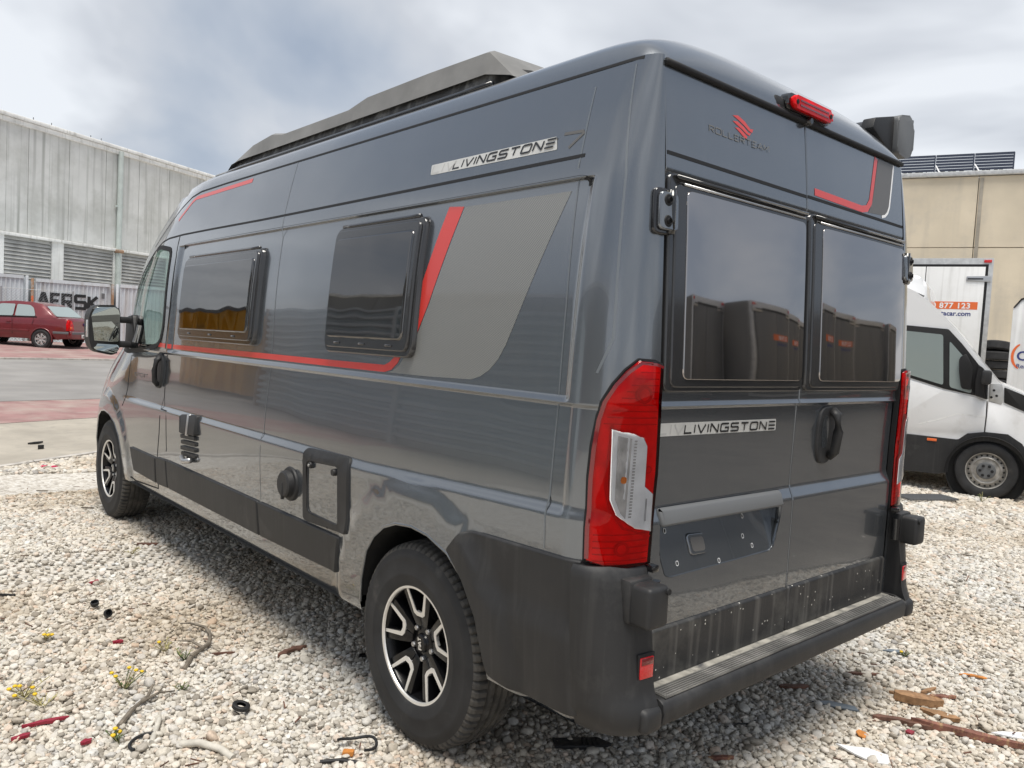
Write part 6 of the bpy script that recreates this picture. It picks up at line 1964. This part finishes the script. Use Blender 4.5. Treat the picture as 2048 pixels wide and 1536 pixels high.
# branches
def branch(x, y, rz, pts, rad, label, m=M_bark, forks=()):
    root = empty('fallen_branch', (x, y, GZ), (0, 0, rz)); tag(root, label, 'branch')
    n = len(pts); tube('stem', pts, rad, m, root, 7, [1 - .6 * i / (n - 1) for i in range(n)])
    for f in forks: tube('fork', f, rad * .6, m, root, 6, [1 - .6 * i / (len(f) - 1) for i in range(len(f))])
branch(-1.28, 1.27, 0, [(-.17, -.22, .0), (-.10, -.12, .012), (.0, -.05, .02), (.05, .06, .018), (.06, .16, .02), (.03, .27, .01)], .012, 'grey forked branch curving away left of the sill', forks=([(-.03, -.07, .015), (-.06, .0, .03), (-.10, .06, .02)], [(.06, .16, .02), (.0, .2, .04), (-.03, .24, .03)]))
branch(-1.71, .80, 0, [(-.09, -.11, .004), (-.02, -.02, .012), (.06, .06, .012), (.10, .13, .02)], .011, 'grey broken stick beside the yellow flowers', forks=([(.02, .02, .012), (.10, .05, .02), (.16, .05, .01)],))
put(tube('white_slat_stick', [(-.06, -.06, .004), (.05, .07, .006)], .010, M_bone), -1.70, .58, 'straight bleached white stick at lower left', 'stick', rz=.25)
put(tube('pale_root', [(-.06, .04, .01), (.0, .01, .016), (.06, -.05, .01), (.09, -.11, .0)], .013, M_bone), -1.62, .38, 'thick pale root at the bottom edge left of centre', 'root', rz=-.2)
put(tube('black_hook', [(.045 * math.cos(a), .06 * math.sin(a), .008) for a in [math.radians(d) for d in range(90, 290, 20)]], .006, M_blkr), -1.76, .52, 'black hook-shaped wire at lower left', 'wire', rz=-.9)
put(splinter(.07, .012, .006, M_litw, 'grey_twig', .3), 4.1, -.16, 'dark stick lying on the open gravel right of the bumper', 'stick', rz=ang(.5, -1))
bpy.data.objects['grey_twig'].data.materials.clear(); bpy.data.objects['grey_twig'].data.materials.append(M_bark)
put(splinter(.16, .02, .008, M_bark, 'short_twig', .3), 3.0, -.9, 'thin twig on the gravel at the right edge', 'twig', rz=ang(.4, -1))

# weeds
def weed(x, y, h, nst, spread, label, flowers=0, green=True, seed=0):
    rr = random.Random(seed)
    root = empty('weed', (x, y, GZ * .5), (0, 0, rr.uniform(0, 6))); tag(root, label, 'weed', 'weeds on the gravel')
    for k in range(nst):
        a = rr.uniform(0, 6.283); L = h * rr.uniform(.6, 1.1); s = spread * rr.uniform(.3, 1)
        p = [(s * t * math.cos(a) * .9, s * t * math.sin(a) * .9, L * t * (1 - .15 * t)) for t in (0, .35, .7, 1)]
        st_ = tube('stem', p, .0018, M_weed if green and k % 2 else M_straw, root, 5)
        bm = bmesh.new()
        for j in range(5):
            t = .2 + .16 * j
            c = Vector((s * t * math.cos(a) * .9, s * t * math.sin(a) * .9, L * t * (1 - .15 * t)))
            b = rr.uniform(0, 6.283); d = Vector((math.cos(b), math.sin(b), .5)) * rr.uniform(.012, .024); w = Vector((-math.sin(b), math.cos(b), 0)) * .0035
            vs = [bm.verts.new(q) for q in (c, c + d * .5 + w, c + d, c + d * .5 - w)]
            bm.faces.new(vs)
        from_bm('leaf', bm, M_weed if green else M_straw, st_)['kind'] = 'stuff'
        if k < flowers:
            e = Vector(p[-1])
            bm = bmesh.new(); add_lathe(bm, [(0, .006), (.006, .006), (.0095, .002), (.006, -.003), (0, -.004)], 10, Matrix.Translation(e) @ Matrix.Rotation(-math.pi / 2, 4, 'Y'))
            from_bm('flower_head', bm, M_flower, st_, True)
weed(-1.70, 1.0, .09, 9, .10, 'flowering weed with four yellow heads at lower left', 5, True, 1)
weed(-2.02, 1.15, .08, 8, .11, 'straggly dry weed with yellow heads at the left edge', 4, False, 2)
weed(-1.84, 1.72, .05, 5, .05, 'tiny yellow weed farther back at the left', 3, False, 3)
weed(-1.98, 1.02, .06, 8, .12, 'reddish dry weed beside the crimson strip', 2, False, 4)
weed(-1.41, 1.15, .06, 8, .06, 'low green weed at the foot of the forked branch', 0, True, 5)
weed(-1.83, .58, .06, 6, .06, 'small weed with yellow tips near the bottom left', 3, True, 6)
weed(-1.45, 1.30, .06, 6, .07, 'dry weed with an orange tip behind the forked branch', 1, False, 7)
weed(1.49, -.74, .035, 5, .03, 'green sprout beside the small slate shard on the right', 1, True, 8)
weed(6.9, .65, .13, 7, .10, 'weed growing against the white van wheel', 0, True, 9)
weed(6.3, 1.5, .10, 6, .10, 'low weed beyond the dark grating', 0, True, 10)
weed(-1.12, 2.95, .05, 6, .07, 'straw-coloured weed in the gravel beside the bark flake', 0, False, 11)
weed(-1.52, .86, .045, 5, .05, 'small green tuft right of the flowering weed', 0, True, 12)

# fine litter: bits of twig, bark and leaf too many to count
bm = bmesh.new()
lr = random.Random(31)
for k in range(420):
    r = 1.9 + 6.5 * lr.random() ** 1.2; a = math.radians(lr.uniform(3, 80))
    x, y = CAMP.x + r * math.sin(a), CAMP.y + r * math.cos(a)
    if -1.05 < x < 1.05 and -.95 < y < 5: continue
    if y > kline(x) - .1: continue
    L_ = lr.uniform(.012, .05) * (1 if lr.random() < .8 else 1.8); W_ = lr.uniform(.002, .006)
    add_box(bm, (x, y, .026), (L_, W_, .004), Euler((lr.uniform(-.25, .25), lr.uniform(-.3, .3), lr.uniform(0, 3.14))))
lt = from_bm('ground_litter', bm, M_wooddk); lt['kind'] = 'stuff'; lt['label'] = 'tiny bits of twig and bark strewn over the gravel'; lt['category'] = 'litter'
